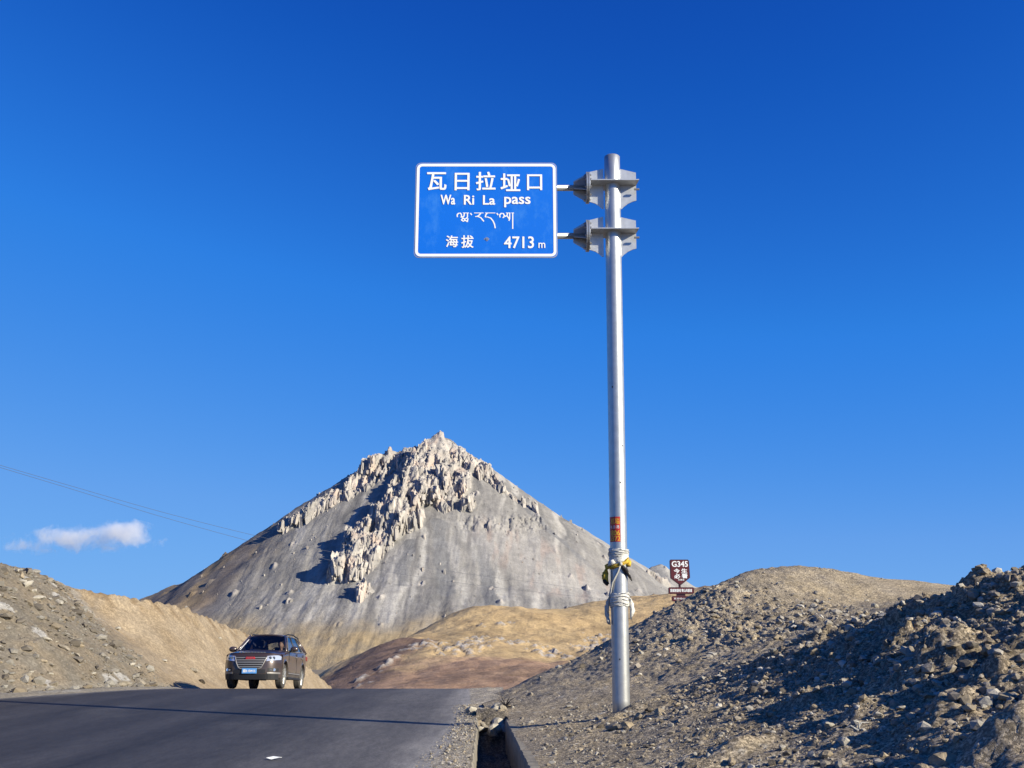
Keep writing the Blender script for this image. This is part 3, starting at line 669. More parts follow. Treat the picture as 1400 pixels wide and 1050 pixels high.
def bm_prism(bm, pts, axis, a, b):
    """extrude a 2-D outline along an axis: 'y' uses (x, z), 'z' uses (x, y), 'x' uses (y, z)"""
    def w(p, t): return {'y': (p[0], t, p[1]), 'z': (p[0], p[1], t), 'x': (t, p[0], p[1])}[axis]
    A = [bm.verts.new(w(p, a)) for p in pts]; B = [bm.verts.new(w(p, b)) for p in pts]; n = len(pts)
    bm.faces.new(A); bm.faces.new(B[::-1])
    for i in range(n): bm.faces.new((A[i], B[i], B[(i + 1) % n], A[(i + 1) % n]))

def bm_tube(bm, pts, r, n=8, cap=True):
    pts = [Vector(p) for p in pts]; rs = r if hasattr(r, '__len__') else [r] * len(pts); rings = []
    up = Vector((0.013, 0.02, 1))
    for i, p in enumerate(pts):
        t = (pts[min(i + 1, len(pts) - 1)] - pts[max(i - 1, 0)]).normalized()
        ref = up if abs(t.dot(up.normalized())) < .95 else Vector((1, 0.01, 0))
        a = t.cross(ref).normalized(); b = t.cross(a)
        rings.append([bm.verts.new(p + (a * math.cos(q) + b * math.sin(q)) * rs[i]) for q in [2 * math.pi * k / n for k in range(n)]])
    for i in range(len(rings) - 1):
        for k in range(n): bm.faces.new((rings[i][k], rings[i][(k + 1) % n], rings[i + 1][(k + 1) % n], rings[i + 1][k]))
    if cap: bm.faces.new(rings[0][::-1]); bm.faces.new(rings[-1])

def bm_disc(bm, c, axis, r, th, n=32):
    c = Vector(c); ax = Vector(axis).normalized(); bm_tube(bm, [c - ax * th / 2, c + ax * th / 2], r, n)

def rrect(x0, x1, z0, z1, r, n=6):
    out = []
    for cx, cz, a0 in ((x1 - r, z1 - r, 0), (x0 + r, z1 - r, 90), (x0 + r, z0 + r, 180), (x1 - r, z0 + r, 270)):
        for k in range(n + 1):
            a = R(a0 + 90 * k / n); out.append((cx + r * math.cos(a), cz + r * math.sin(a)))
    return out

def text_mesh(body, x0, x1, z0, z1, y, thick=.002, bold=.0, name='lettering'):
    """one line of lettering as flat print, fitted to a rectangle in the x-z plane and facing -y; bold = strokes thickened by stacked copies"""
    cu = bpy.data.curves.new('lettering', 'FONT'); cu.body = body; cu.size = 1; cu.resolution_u = 3
    o = bpy.data.objects.new('lettering', cu); COL.objects.link(o)
    bpy.context.view_layer.update()
    me = bpy.data.meshes.new_from_object(o.evaluated_get(bpy.context.evaluated_depsgraph_get()))
    bpy.data.objects.remove(o); bpy.data.curves.remove(cu)
    v = np.empty(len(me.vertices) * 3, np.float32); me.vertices.foreach_get('co', v); v = v.reshape(-1, 3)
    lo = v.min(0); hi = v.max(0); F0 = [tuple(p.vertices) for p in me.polygons]; bpy.data.meshes.remove(me)
    b = bold * min(z1 - z0, x1 - x0 if len(body) == 1 else z1 - z0)
    tx = (v[:, 0] - lo[0]) / max(hi[0] - lo[0], 1e-6); tz = (v[:, 1] - lo[1]) / max(hi[1] - lo[1], 1e-6)
    V, F = [], []
    for k, (dx, dz) in enumerate(((0, 0), (b, 0), (-b, 0), (0, b * .8), (0, -b * .8), (b * .7, b * .6), (-b * .7, b * .6), (b * .7, -b * .6), (-b * .7, -b * .6)) if b else ((0, 0),)):
        w = np.stack([x0 + b + tx * (x1 - x0 - 2 * b) + dx, np.full(len(v), y - .0004 * k), z0 + b + tz * (z1 - z0 - 2 * b) + dz], -1)
        F += [tuple(i + len(V) for i in f) for f in F0]; V += [tuple(q) for q in w]
    m = bpy.data.meshes.new(name); m.from_pydata(V, [], F); m.update(); return m

def join_meshes(meshes, name):
    V, F, o = [], [], 0
    for me in meshes:
        V += [tuple(v.co) for v in me.vertices]; F += [tuple(o + i for i in p.vertices) for p in me.polygons]; o += len(me.vertices)
        bpy.data.meshes.remove(me)
    m = bpy.data.meshes.new(name); m.from_pydata(V, [], F); m.update(); return m

def skin_body(name, joints, edges, mat, parent=None):
    me = bpy.data.meshes.new(name); me.from_pydata([j[:3] for j in joints], edges, []); o = link(name, me, mat, parent)
    sk = o.modifiers.new('skin', 'SKIN'); sk.use_smooth_shade = True
    for i, j in enumerate(joints):
        me.skin_vertices[0].data[i].radius = (j[3], j[4] if len(j) > 4 else j[3])
        me.skin_vertices[0].data[i].use_root = (i == 0)
    sb = o.modifiers.new('smooth', 'SUBSURF'); sb.levels = 1; sb.render_levels = 1
    return o

# ------------------------------------------------------------------ concrete drain beside the road
dr = empty('concrete_drain', (0, 12, 0))
tag(dr, 'open concrete roadside drain running along the gravel beside the asphalt', 'drain')
yy = lines((-2, 9, .5), (9, 19.5, .12))
def drain_side(name, inner, sgn, ztop, zbot, th, seed):
    bm = bmesh.new(); rows = []
    for y in yy:
        x = float(inner(y)); n = float(perlin(np.array([y * 2.3]), np.array([seed * 1.7]), seed)[0]); n2 = float(perlin(np.array([y * 5.1]), np.array([seed * .7]), seed + 5)[0])
        zt = float(road_z(y)) + ztop + .012 * n2
        prof = [(x + sgn * .05 * 0, zbot), (x - sgn * .02 * n2 + sgn * .012 * n, -.32), (x + sgn * (.012 * n), zt - .05), (x + sgn * (.02 + .02 * n2), zt), (x + sgn * (th + .015 * n), zt + .006 * n), (x + sgn * th, zbot)]
        rows.append([bm.verts.new((p[0], y - 12, p[1])) for p in prof])
    for a, b in zip(rows[:-1], rows[1:]):
        for k in range(5): bm.faces.new((a[k], a[k + 1], b[k + 1], b[k]))
    bm.faces.new(rows[0]); bm.faces.new(rows[-1][::-1])
    return bobj(name, bm, M['concrete'], dr)
drain_side('side_wall', drain_r, 1, .015, -.62, .14, 3)
drain_side('side_wall', drain_l, -1, .0, -.62, .12, 9)
xs = np.linspace(-.1, 1.1, 14); ysb = lines((-2, 8, .5), (8, 20.5, .08)); T, Yb = np.meshgrid(xs, ysb)
Xb = drain_l(Yb) + (drain_r(Yb) - drain_l(Yb)) * T
Zb_ = -.52 + .05 * fbm(Xb / .2, Yb / .2, 201) + .07 * facets(Xb / .16, Yb / .16, 202)[0] + .62 * sstep(18.9, 20.0, Yb + .15 * fbm(Xb / .2, Yb / .2, 203))
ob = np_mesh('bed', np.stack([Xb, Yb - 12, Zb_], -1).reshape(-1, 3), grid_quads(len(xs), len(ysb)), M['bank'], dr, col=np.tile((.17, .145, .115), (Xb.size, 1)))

# ------------------------------------------------------------------ the big sign on its pole
Y0 = 15.2
base = P(849.5, 979, Y0); top = P(836.6, 215, Y0); base[2] -= .15
KS = 16.9 / Y0; CV = np.array((0, 0, CAMZ)); ROOT = CV + (base - CV) * KS      # the pole stands 16.9 m away
SG = empty('road_sign', ROOT.tolist()); SG.scale = (KS, KS, KS)
tag(SG, 'tall grey steel pole carrying the blue pass sign reading Wa Ri La pass', 'road sign')
def L(p): return Vector((p[0] - base[0], p[1] - base[1], p[2] - base[2]))
def PL(u, v, dy=0.0): return L(P(u, v, Y0 + dy) if dy == 0 else P(u, v, Y0) + np.array([0, dy, 0]))
axis = L(top)
def on_axis(v):
    z = PL(840, v).z; return axis * (z / axis.z)
bm = bmesh.new(); n = 24
bm_tube(bm, [axis * (i / n) for i in range(n + 1)] + [axis * 1.0 + Vector((0, 0, .012))], [.125] * (n + 1) + [.112], 40)
pole = bobj('pole', bm, M['galv'], SG, smooth=True)
# sign face
yf = -.135
u0, u1, v0, v1 = 567.2, 761.8, 222.6, 352.4
def sx(u): return float(P(u, 288, Y0 + yf)[0] - base[0])
def sz(v): return float(P(665, v, Y0 + yf)[2] - base[2])
bm = bmesh.new(); bm_prism(bm, rrect(sx(u0), sx(u1), sz(v1), sz(v0), .085), 'y', yf, yf + .012)
panel = bobj('sign_panel', bm, M['galv_plate'], SG)
bm = bmesh.new(); bm_prism(bm, rrect(sx(u0) + .012, sx(u1) - .012, sz(v1) + .012, sz(v0) - .012, .078), 'y', yf - .003, yf)
bobj('blue_face', bm, M['blue_sign'], panel)
def ring(out, inn, y):
    bm = bmesh.new(); A = [bm.verts.new((p[0], y, p[1])) for p in out]; B = [bm.verts.new((p[0], y, p[1])) for p in inn]; n = len(A)
    for i in range(n): bm.faces.new((A[i], A[(i + 1) % n], B[(i + 1) % n], B[i]))
    return bm
bw = .044
o_ = (sx(568.8), sx(760.2), sz(350.8), sz(224.2))
bobj('border_line', ring(rrect(*o_, .085), rrect(o_[0] + bw, o_[1] - bw, o_[2] + bw, o_[3] - bw, .085 - bw), yf - .0055), M['white_print'], panel)
def zx(x): return sx(560 + x / 6.667)
def zz(y): return sz(215 + y / 6.667)
def put_text(body, x0, y0, x1, y1, bold=.0, mat='white_print'):
    me = text_mesh(body, zx(x0), zx(x1), zz(y1), zz(y0), yf - .006, bold=bold)
    return link('lettering', me, M[mat], panel)
for ch, x0, y0, x1, y1 in (('瓦', 152, 137, 333, 303), ('日', 406, 143, 544, 305), ('拉', 601, 133, 783, 305), ('垭', 827, 148, 1010, 312), ('口', 1070, 157, 1210, 303)):
    put_text(ch, x0, y0, x1, y1, .022)
for w_, x0, y0, x1, y1 in (('Wa', 280, 343, 415, 434), ('Ri', 493, 345, 588, 435), ('La', 667, 347, 780, 436), ('pass', 861, 361, 1103, 459)):
    put_text(w_, x0, y0, x1, y1, .03)
for w_, x0, y0, x1, y1 in (('海', 335, 714, 446, 822), ('拔', 474, 712, 586, 828), ('4713', 860, 722, 1132, 832), ('m', 1172, 780, 1234, 829)):
    put_text(w_, x0, y0, x1, y1, .022)
# Tibetan line, drawn stroke by stroke with a flat pen
def strokes(paths, pen=(8, 4)):
    V, F = [], []
    for p in paths:
        q = [np.array(a, float) for a in p]
        for a, b in zip(q[:-1], q[1:]):
            d = b - a; Ln = np.hypot(*d) + 1e-6; nx_, ny_ = -d[1] / Ln, d[0] / Ln
            w = (pen[0] * abs(d[1]) + pen[1] * abs(d[0])) / Ln * .5 + 1.2; e = d / Ln * 2
            i = len(V)
            for c_ in (a - e + np.array((nx_, ny_)) * w, b + e + np.array((nx_, ny_)) * w, b + e - np.array((nx_, ny_)) * w, a - e - np.array((nx_, ny_)) * w):
                V.append((zx(c_[0]), yf - .006 - .0003 * len(F) / 60, zz(c_[1])))
            F.append((i, i + 1, i + 2, i + 3))
    me = bpy.data.meshes.new('lettering'); me.from_pydata(V, [], F); me.update(); return me
tib = [[(436, 544), (434, 526), (446, 512), (462, 510), (472, 522), (474, 540), (470, 550)], [(474, 540), (484, 546), (496, 538), (500, 510)], [(488, 509), (540, 509)], [(528, 510), (528, 548), (516, 560), (494, 562), (484, 552)],
       [(484, 560), (474, 574), (490, 584), (508, 576), (500, 562)], [(508, 576), (528, 588), (532, 560)], [(556, 512), (566, 526)], [(590, 509), (672, 509)], [(648, 511), (636, 528), (618, 540), (600, 542)], [(620, 540), (650, 552), (676, 584)],
       [(690, 509), (780, 509)], [(706, 511), (694, 528), (690, 546), (712, 546), (740, 556), (760, 580), (774, 610), (781, 646)], [(796, 512), (806, 526)],
       [(824, 548), (822, 526), (836, 512), (854, 514), (862, 530), (860, 546), (850, 552)], [(862, 532), (876, 540), (888, 532), (892, 511)], [(880, 509), (918, 509)], [(912, 511), (912, 560), (906, 578)], [(892, 540), (902, 556), (912, 562)],
       [(930, 509), (950, 509)], [(940, 511), (940, 652)]]
link('lettering', strokes(tib), M['white_print'], panel)
bm = bmesh.new(); bm_disc(bm, (zx(708), yf - .006, zz(746)), (0, 1, 0), .020, .012, 12); bm_prism(bm, [(zx(676), zz(745)), (zx(706), zz(728)), (zx(732), zz(745)), (zx(706), zz(768))], 'y', yf - .005, yf - .004)
bobj('bolt_spot', bm, M['bolt'], panel)  # steel bolt spot on the blue face, a disc over a small diamond
for v in (240, 262, 318, 340):                    # stiffening rails on the back
    bm = bmesh.new(); bm_box(bm, sx(u0) + .1, sx(u1) - .1, yf + .013, yf + .045, sz(v) - .02, sz(v) + .02); bobj('stiffener', bm, M['galv_plate'], panel)
# bracket assemblies
def bracket(dv):
    def q(u, v): p = PL(u, v + dv); return (p.x, p.z)
    ax_ = on_axis(257 + dv); r_ = ax_.x; shift = 0
    bm = bmesh.new(); bm_prism(bm, [q(805.6, 235.6), q(823.6, 231.2), q(824.5, 231.0), q(825.5, 285.3), q(823.3, 285.3), q(819, 281.5), q(814, 278.4), q(805.6, 275.8)], 'y', -.009, .009)
    bobj('gusset_plate', bm, M['galv_plate'], SG)
    bm = bmesh.new(); bm_prism(bm, [q(846, 231.0), q(869.2, 236.3), q(870.0, 274.4), q(865, 275.6), q(858, 279), q(852.5, 283.2), q(850, 286), q(847, 286)], 'y', -.009, .009)
    bobj('gusset_plate', bm, M['galv_plate'], SG)
    z = q(840, 253.2)[1]; xa, xb = q(806.5, 253)[0], q(871.5, 253)[0]
    bm = bmesh.new(); bm_prism(bm, [(xa, -.215), (xb + .0, -.215), (xb - .02, -.02), (xb - .06, .20), (xa + .02, .20)], 'z', z - .008, z + .008)
    bobj('collar_plate', bm, M['galv_plate'], SG)
    z2 = q(840, 268)[1]
    xs_ = q(801.7, 257)[0]
    for dx in (0.0, .031):
        bm = bmesh.new(); bm_disc(bm, (xs_ + dx, 0, q(803, 257)[1]), (1, 0, 0), .252, .024, 40)
        fl = bobj('flange', bm, M['galv'], SG)
        if dx == 0: f0 = fl
    for k in range(10):
        a = 2 * math.pi * (k + .5) / 10
        bm = bmesh.new(); c = Vector((xs_ + .015, .205 * math.cos(a), q(803, 257)[1] + .205 * math.sin(a)))
        bm_tube(bm, [c - Vector((.058, 0, 0)), c + Vector((.058, 0, 0))], .011, 6); bm_disc(bm, c - Vector((.038, 0, 0)), (1, 0, 0), .02, .016, 6); bm_disc(bm, c + Vector((.038, 0, 0)), (1, 0, 0), .02, .016, 6)
        bobj('bolt', bm, M['bolt'], f0)
    bm = bmesh.new(); zc = q(770, 257)[1]
    bm_tube(bm, [(sx(572), -.0, zc), (sx(700), 0, zc), (xs_ - .012, 0, zc)], .049, 20)
    arm = bobj('support_arm', bm, M['galv'], SG, smooth=True)
    xo = q(784, 257)[0]; xe = xs_ - .0125
    for a in (0, 60, 120, 180, 240, 300):
        c, s_ = math.cos(R(a + 90)), math.sin(R(a + 90)); bm = bmesh.new(); t = .005
        pts = [(xo, .05), (xo, .115), (xe, .235), (xe, .05)]; off = Vector((0, -s_, c)) * t
        A = [bm.verts.new(Vector((x, rr * c, zc + rr * s_)) + off) for x, rr in pts]; B = [bm.verts.new(Vector((x, rr * c, zc + rr * s_)) - off) for x, rr in pts]
        bm.faces.new(A); bm.faces.new(B[::-1])
        for i in range(4): bm.faces.new((A[i], B[i], B[(i + 1) % 4], A[(i + 1) % 4]))
        bobj('stiffening_fin', bm, M['galv_plate'], arm)
    bm = bmesh.new(); bm_tube(bm, [(q(866, 259)[0], -.09, q(866, 262)[1]), (q(873, 259)[0], -.09, q(873, 262)[1])], .018, 8); bobj('clamp_bolt', bm, M['bolt'], SG)
bracket(0); bracket(65.6)
# sticker wrapped round the pole
def wrap_patch(vt, vb, a0, a1, r, mat, name, parent, n=10):
    bm = bmesh.new(); rows = []
    for k in range(n + 1):
        a = R(a0 + (a1 - a0) * k / n); rows.append([bm.verts.new(on_axis(v) + Vector((r * math.sin(a), -r * math.cos(a), 0))) for v in (vt, vb)])
    for A, B in zip(rows[:-1], rows[1:]): bm.faces.new((A[0], B[0], B[1], A[1]))
    return bobj(name, bm, mat, parent)
stk = wrap_patch(707.5, 741.5, -80, 8, .1275, M['red_sticker'], 'red_sticker', SG)
def sticker_text(body, vt, vb, a0, a1, mat, bold=.0):
    me = text_mesh(body, R(a0), R(a1), 0, 1, 0, bold=bold)
    for v in me.vertices:
        a, t, dy_ = v.co.x, v.co.z, -v.co.y; vv = vb + (vt - vb) * t; c = on_axis(vv); v.co = c + Vector(((.1285 + dy_) * math.sin(a), -(.1285 + dy_) * math.cos(a), 0))
    link('lettering', me, M[mat], stk)
sticker_text('机墙', 709.5, 717.5, -62, 4, 'yellow_print', .0); sticker_text('电 速 路', 719, 723.5, -66, 2, 'white_print')
sticker_text('1806', 726, 733, -72, 5, 'yellow_print', .0); sticker_text('5372', 734, 740.5, -72, 6, 'yellow_print', .0)
for v, a in ((420, 20), (530, -35), (610, 30), (660, 10), (900, -15)):                  # scuffs where hooks and wire scraped the zinc
    wrap_patch(v, v + 2.2, a, a + 9, .1258, M['dark_cloth'], 'scuff', pole, 2)

# cloth strips knotted round the pole
CB = empty('cloth_binding', (ROOT + KS * np.array(on_axis(790))).tolist()); CB.scale = (KS, KS, KS)
tag(CB, 'white and yellow cloth strips knotted round the steel sign pole', 'cloth')
cb0 = on_axis(790)
def around(v, a, r): return on_axis(v) - cb0 + Vector((r * math.sin(R(a)), -r * math.cos(R(a)), 0))
def coil(vt, vb, turns, r, rr, mat, name, seed):
    bm = bmesh.new(); rnd = random.Random(seed); pts, rad = [], []
    n = int(turns * 22)
    for i in range(n + 1):
        t = i / n; pts.append(around(vt + (vb - vt) * t + 1.2 * math.sin(i * .9 + seed) + rnd.uniform(-.3, .3), 360 * turns * t, r + rnd.uniform(0, .012))); rad.append(rr * rnd.uniform(.75, 1.25))
    bm_tube(bm, pts, rad, 7); return bobj(name, bm, M[mat], CB, smooth=True)
def band(vt, vb, r, mat, name, seed, turns=1.0, a0=0):
    """a strip of cloth wound flat round the pole: creased, with uneven edges"""
    n, m = 72, 12; a_ = np.linspace(0, 2 * math.pi, n + 1)[:, None] * np.ones((1, m + 1)); t_ = np.ones((n + 1, 1)) * np.linspace(0, 1, m + 1)[None]
    px_, py_ = np.cos(a_) * 1.6, np.sin(a_) * 1.6
    crease = np.abs(perlin(px_ * .8 + seed, t_ * 5 + py_ * .9, seed)) * .016 + .010 * perlin(px_ * 3 + seed, py_ * 3 + t_ * 6, seed + 1)
    e = perlin(px_ * 1.3 + seed, py_ * 1.3, seed + 2)
    bm = bmesh.new(); rows = []
    for i in range(n):
        row = []
        for j in range(m + 1):
            t = j / m; v = vt + (vb - vt) * t + 1.8 * float(e[i, j]) + 1.1 * math.sin(a_[i, 0] + seed)
            row.append(bm.verts.new(around(v, math.degrees(a_[i, 0]) + a0, r + float(crease[i, j]) - .010 * (abs(2 * t - 1) ** 4))))
        rows.append(row)
    for i in range(n):
        for j in range(m): bm.faces.new((rows[i][j], rows[(i + 1) % n][j], rows[(i + 1) % n][j + 1], rows[i][j + 1]))
    return bobj(name, bm, M[mat], CB, smooth=True)
band(750, 759, .139, 'white_cloth', 'cloth_strip', 1); band(757, 770, .136, 'white_cloth', 'cloth_strip', 12)
band(810, 821, .137, 'white_cloth', 'cloth_strip', 2); band(818, 830, .140, 'white_cloth', 'cloth_strip', 23)
coil(812, 828, 4, .146, .005, 'rope', 'cord', 3); coil(752, 760, 3, .146, .005, 'rope', 'cord', 6)
def swag(pts, rad, mat, name, n=9, lump=.25, seed=0):
    bm = bmesh.new(); bm_tube(bm, pts, rad, n); rnd = random.Random(seed)
    for v in bm.verts: v.co += Vector((rnd.uniform(-1, 1), rnd.uniform(-1, 1), rnd.uniform(-1, 1))) * lump * .04
    bmesh.ops.subdivide_edges(bm, edges=bm.edges[:], cuts=1, smooth=.4)
    return bobj(name, bm, M[mat], CB, smooth=True)
swag([around(763, 62, .14), around(768, 40, .155), around(772, 15, .15), around(775, -25, .15), around(777, -60, .165)], [.014, .032, .022, .022, .03], 'yellow_cloth', 'yellow_scarf', seed=1)
swag([around(768, 80, .14), around(774, 60, .15)], [.045, .03], 'yellow_cloth', 'yellow_scarf', seed=5)
swag([around(770, -60, .15), around(775, -80, .18), around(783, -88, .20), around(790, -88, .20), around(796, -84, .18)], [.02, .035, .045, .045, .015], 'yellow_cloth', 'yellow_scarf', seed=2)
swag([around(780, -95, .18), around(788, -96, .215), around(795, -92, .20), around(799, -85, .17)], [.03, .05, .05, .02], 'dark_cloth', 'dark_knot', seed=3, lump=.35)
swag([around(768, -35, .145), around(771, -55, .16), around(773, -75, .165)], [.03, .035, .025], 'white_cloth', 'cloth_strip', seed=9)
swag([around(772, 5, .145), around(783, -15, .14), around(797, -45, .15), around(813, -70, .15), around(823, -88, .17), around(838, -88, .18), ], [.018, .014, .014, .016, .028, .022], 'rope', 'strap', seed=4, lump=.1)
swag([around(822, -88, .165), around(830, -96, .185), around(842, -92, .18), around(850, -84, .165), around(853, -80, .16)], [.02, .03, .026, .036, .012], 'rope', 'tassel', seed=6, lump=.35)
swag([around(772, 8, .145), around(780, 35, .15), around(788, 62, .165), around(794, 82, .185)], [.018, .028, .026, .012], 'dark_cloth', 'strap', seed=7, lump=.2)
swag([around(774, 20, .15), around(785, 50, .16), around(792, 72, .18)], [.012, .02, .008], 'rope', 'strap', seed=17, lump=.15)
swag([around(818, 70, .155), around(826, 85, .17), around(836, 84, .18), around(846, 78, .165)], [.03, .035, .03, .012], 'white_cloth', 'tassel', seed=8, lump=.4)
bm = bmesh.new(); bm_tube(bm, [around(772 + 0, 5, .15) + Vector((x, 0, 0)) for x in (-.02, .02)], .026, 8); bobj('knot', bm, M['rope'], CB, smooth=True)

# ------------------------------------------------------------------ brown route sign behind the mound
YB = 48.0
b0_ = P(929, 830, YB); gz = float(fr(np.array([b0_[0]]), np.array([YB]))[0])
RS = empty('route_sign', (b0_[0], YB, gz))
tag(RS, 'brown shield shaped G345 route sign with two name boards rising behind the mound', 'road sign')
def bx(u): return float(P(u, 800, YB)[0] - b0_[0])
def bz(v): return float(P(929, v, YB)[2] - gz)
shield = [(bx(916.2), bz(767)), (bx(917.4), bz(765.3)), (bx(941), bz(765.3)), (bx(942.6), bz(767)), (bx(943.2), bz(790)), (bx(931), bz(799.6)), (bx(928), bz(799.6)), (bx(916.4), bz(790.5))]
cx_ = sum(p[0] for p in shield) / 8; cz_ = bz(779)
bm = bmesh.new(); bm_prism(bm, shield, 'y', -.14, -.02); sh = bobj('shield_board', bm, M['brown_edge'], RS)
bm = bmesh.new(); bm_prism(bm, [(cx_ + (x - cx_) * .90, cz_ + (z - cz_) * .93) for x, z in shield], 'y', -.144, -.14); bobj('shield_face', bm, M['brown_sign'], sh)
def rt(body, ua, va, ub, vb, par, bold=.03, mat='white_print', y=-.147):
    link('lettering', text_mesh(body, bx(ua), bx(ub), bz(vb), bz(va), y, bold=bold), M[mat], par)
rt('G345', 918.6, 767.3, 940.8, 775.4, sh, .035)
for ch, ua, va in (('今', 921.2, 777.6), ('生', 931.4, 777.4), ('必', 921.6, 784.6), ('看', 931.6, 784.4)): rt(ch, ua, va, ua + 8.2, va + 6.6, sh, .04)
rt('风景道', 926.6, 791.6, 935.2, 794.0, sh, .02)
for (ua, va, ub, vb), txt in (((913.2, 803.0, 948, 812.2), '国道旅游线 雪山风景道'), ((917.4, 815.0, 946, 822.2), '瓦日拉山垭口')):
    bm = bmesh.new(); bm_prism(bm, rrect(bx(ua), bx(ub), bz(vb), bz(va), .06, 3), 'y', -.13, -.03); nb = bobj('name_board', bm, M['brown_edge'], RS)
    bm = bmesh.new(); bm_prism(bm, rrect(bx(ua) + .03, bx(ub) - .03, bz(vb) + .03, bz(va) - .03, .04, 3), 'y', -.133, -.13); bobj('board_face', bm, M['brown_sign'], nb)
    rt(txt, ua + 2.5, va + 2.2, ub - 2.8, vb - 2.6, nb, .03, y=-.136)
bm = bmesh.new(); bm_tube(bm, [(bx(929.4), .04, -.2), (bx(929.4), .04, bz(768))], .055, 12); bobj('post', bm, M['brown_edge'], RS)
bm = bmesh.new()
for v in (813.6,): bm_box(bm, bx(924), bx(936), -.10, -.04, bz(v + 1.6), bz(v - 1.6))
bobj('bracket', bm, M['brown_edge'], RS)

# ------------------------------------------------------------------ the car
def build_car():
    yc_f, yc_r = 33.22, 35.90; zf, zr = float(road_z(yc_f)), float(road_z(yc_r))
    car = empty('sport_utility_car', (-7.97, (yc_f + yc_r) / 2 + .04, (zf + zr) / 2), (-math.atan2(zf - zr, yc_r - yc_f), 0, R(-0.5)))
    tag(car, 'dusty dark brown sport utility car coming over the road crest', 'car')
    car.scale = (.945, 1.0, 1.045)
    FA, RA, WR = -1.36, 1.32, .355
    def plan(x): q = abs(x) / .93; return -2.31 + .09 * q * q + .42 * q ** 6
    def nose(x, z): return plan(x) + .16 * max(0, (z - .72) / .3) ** 1.3 + (.05 * max(0, (.42 - z) / .2))
    W = [(-1.80, .93), (-1.0, .93), (0, .925), (1.2, .925), (1.9, .90), (2.15, .83), (2.30, .66)]
    wid = lambda y: float(np.interp(y, [a for a, b in W], [b for a, b in W]))
    belt = lambda y: float(np.interp(y, [-1.8, -.95, .5, 1.6, 2.3], [.99, 1.08, 1.10, 1.15, 1.13]))
    bm = bmesh.new()
    def gridf(f, us, vs2):
        rows = [[bm.verts.new(f(u, v)) for u in us] for v in vs2]
        for a, b in zip(rows[:-1], rows[1:]):
            for i in range(len(us) - 1): bm.faces.new((a[i], a[i + 1], b[i + 1], b[i]))
    xs_ = np.linspace(-.93, .93, 25)
    gridf(lambda x, z: (x, nose(x, z) , z), xs_, [.30, .40, .50, .60, .70, .78, .86, .93, .985])
    def hood(s_, t):
        w = .93 - .06 * t; x = s_ * w; y = nose(s_ * .93, .985) * (1 - t) + (-.95) * t
        return (x, y, .985 + .115 * t ** .8 + .045 * (1 - s_ * s_) * (.35 + .65 * t) - .02 * abs(s_) ** 6 + .012 * math.exp(-((abs(s_) - .62) / .1) ** 2) * math.sin(math.pi * min(1, t + .2)))
    gridf(hood, np.linspace(-1, 1, 21), np.linspace(0, 1, 10))
    def arch(y):
        z = .30
        for a in (FA, RA):
            d = abs(y - a)
            if d < .44: z = max(z, WR + math.sqrt(.44 ** 2 - d * d))
        return z
    stn = sorted(set([round(float(y), 3) for y in np.linspace(-1.80, 2.30, 60)] + [FA - .44, FA + .44, RA - .44, RA + .44]))
    for sg in (-1, 1):
        rows = []
        for y in stn:
            w = wid(y); b = belt(y); za = arch(y); fl = .025 if za > .31 else 0
            pr = [(w * .90, za), (w * .985 + fl * .4, max(za, .40)), (w + fl * .4, max(.58, za + .005)), (w + fl * .3, max(.72, za + .01)), (w - .01, .86), (w - .005, .94), (w - .03, b - .03), (w - .06, b)]
            rows.append([bm.verts.new((sg * x, y, z)) for x, z in pr])
        for a, b in zip(rows[:-1], rows[1:]):
            for i in range(7): bm.faces.new((a[i], a[i + 1], b[i + 1], b[i]))
    gridf(lambda x, z: (x * .71, 2.30 - .0 * z + .03 * (1 - x * x) , z), np.linspace(-1, 1, 7), [.32, .6, .9, 1.13])   # tail
    gridf(lambda x, y: (x * (wid(y) - .06), y, belt(y)), [-1, -.88], np.linspace(-.95, 2.3, 12)); gridf(lambda x, y: (x * (wid(y) - .06), y, belt(y)), [.88, 1], np.linspace(-.95, 2.3, 12))
    body = bobj('body', bm, M['paint'], car, smooth=True)
    md = body.modifiers.new('edge', 'EDGE_SPLIT'); md.split_angle = R(38)
    # floor and dark innards
    bm = bmesh.new(); bm_box(bm, -.74, .74, -1.95, 2.2, .34, .44); bm_box(bm, -.82, .82, -.94, 2.1, .44, .50); bm_box(bm, -.70, .70, -1.9, -.9, .44, .92); bobj('floor_pan', bm, M['interior'], car)
    # roof
    def zroof(y): return 1.635 + .05 * math.sin(math.pi * min(1, max(0, (y + .35) / 2.6))) - .10 * max(0, (y - 1.2) / .9) ** 2
    bm = bmesh.new()
    def rf(s_, y): w = .60 - .05 * max(0, (y - 1.2)); return (s_ * w, y + (.06 * s_ * s_ if y < 0 else 0), zroof(y) - .075 * abs(s_) ** 3)
    rows_y = np.linspace(-.30, 2.02, 14); ss_ = np.linspace(-1, 1, 15)
    rows = [[bm.verts.new(rf(s_, y)) for s_ in ss_] for y in rows_y]
    for a, b in zip(rows[:-1], rows[1:]):
        for i in range(14): bm.faces.new((a[i], a[i + 1], b[i + 1], b[i]))
    ro = bobj('roof', bm, M['paint'], car, smooth=True); ro.modifiers.new('thick', 'SOLIDIFY').thickness = .05
    for sg in (-1, 1):
        bm = bmesh.new(); bm_tube(bm, [(sg * .585, -.08, zroof(-.1) - .03), (sg * .60, .05, zroof(0) - .005), (sg * .60, .9, zroof(.9) - .005), (sg * .585, 1.75, zroof(1.7) - .01), (sg * .57, 1.88, zroof(1.8) - .03)], .021, 8); bobj('roof_rail', bm, M['black_plastic'], ro, smooth=True)
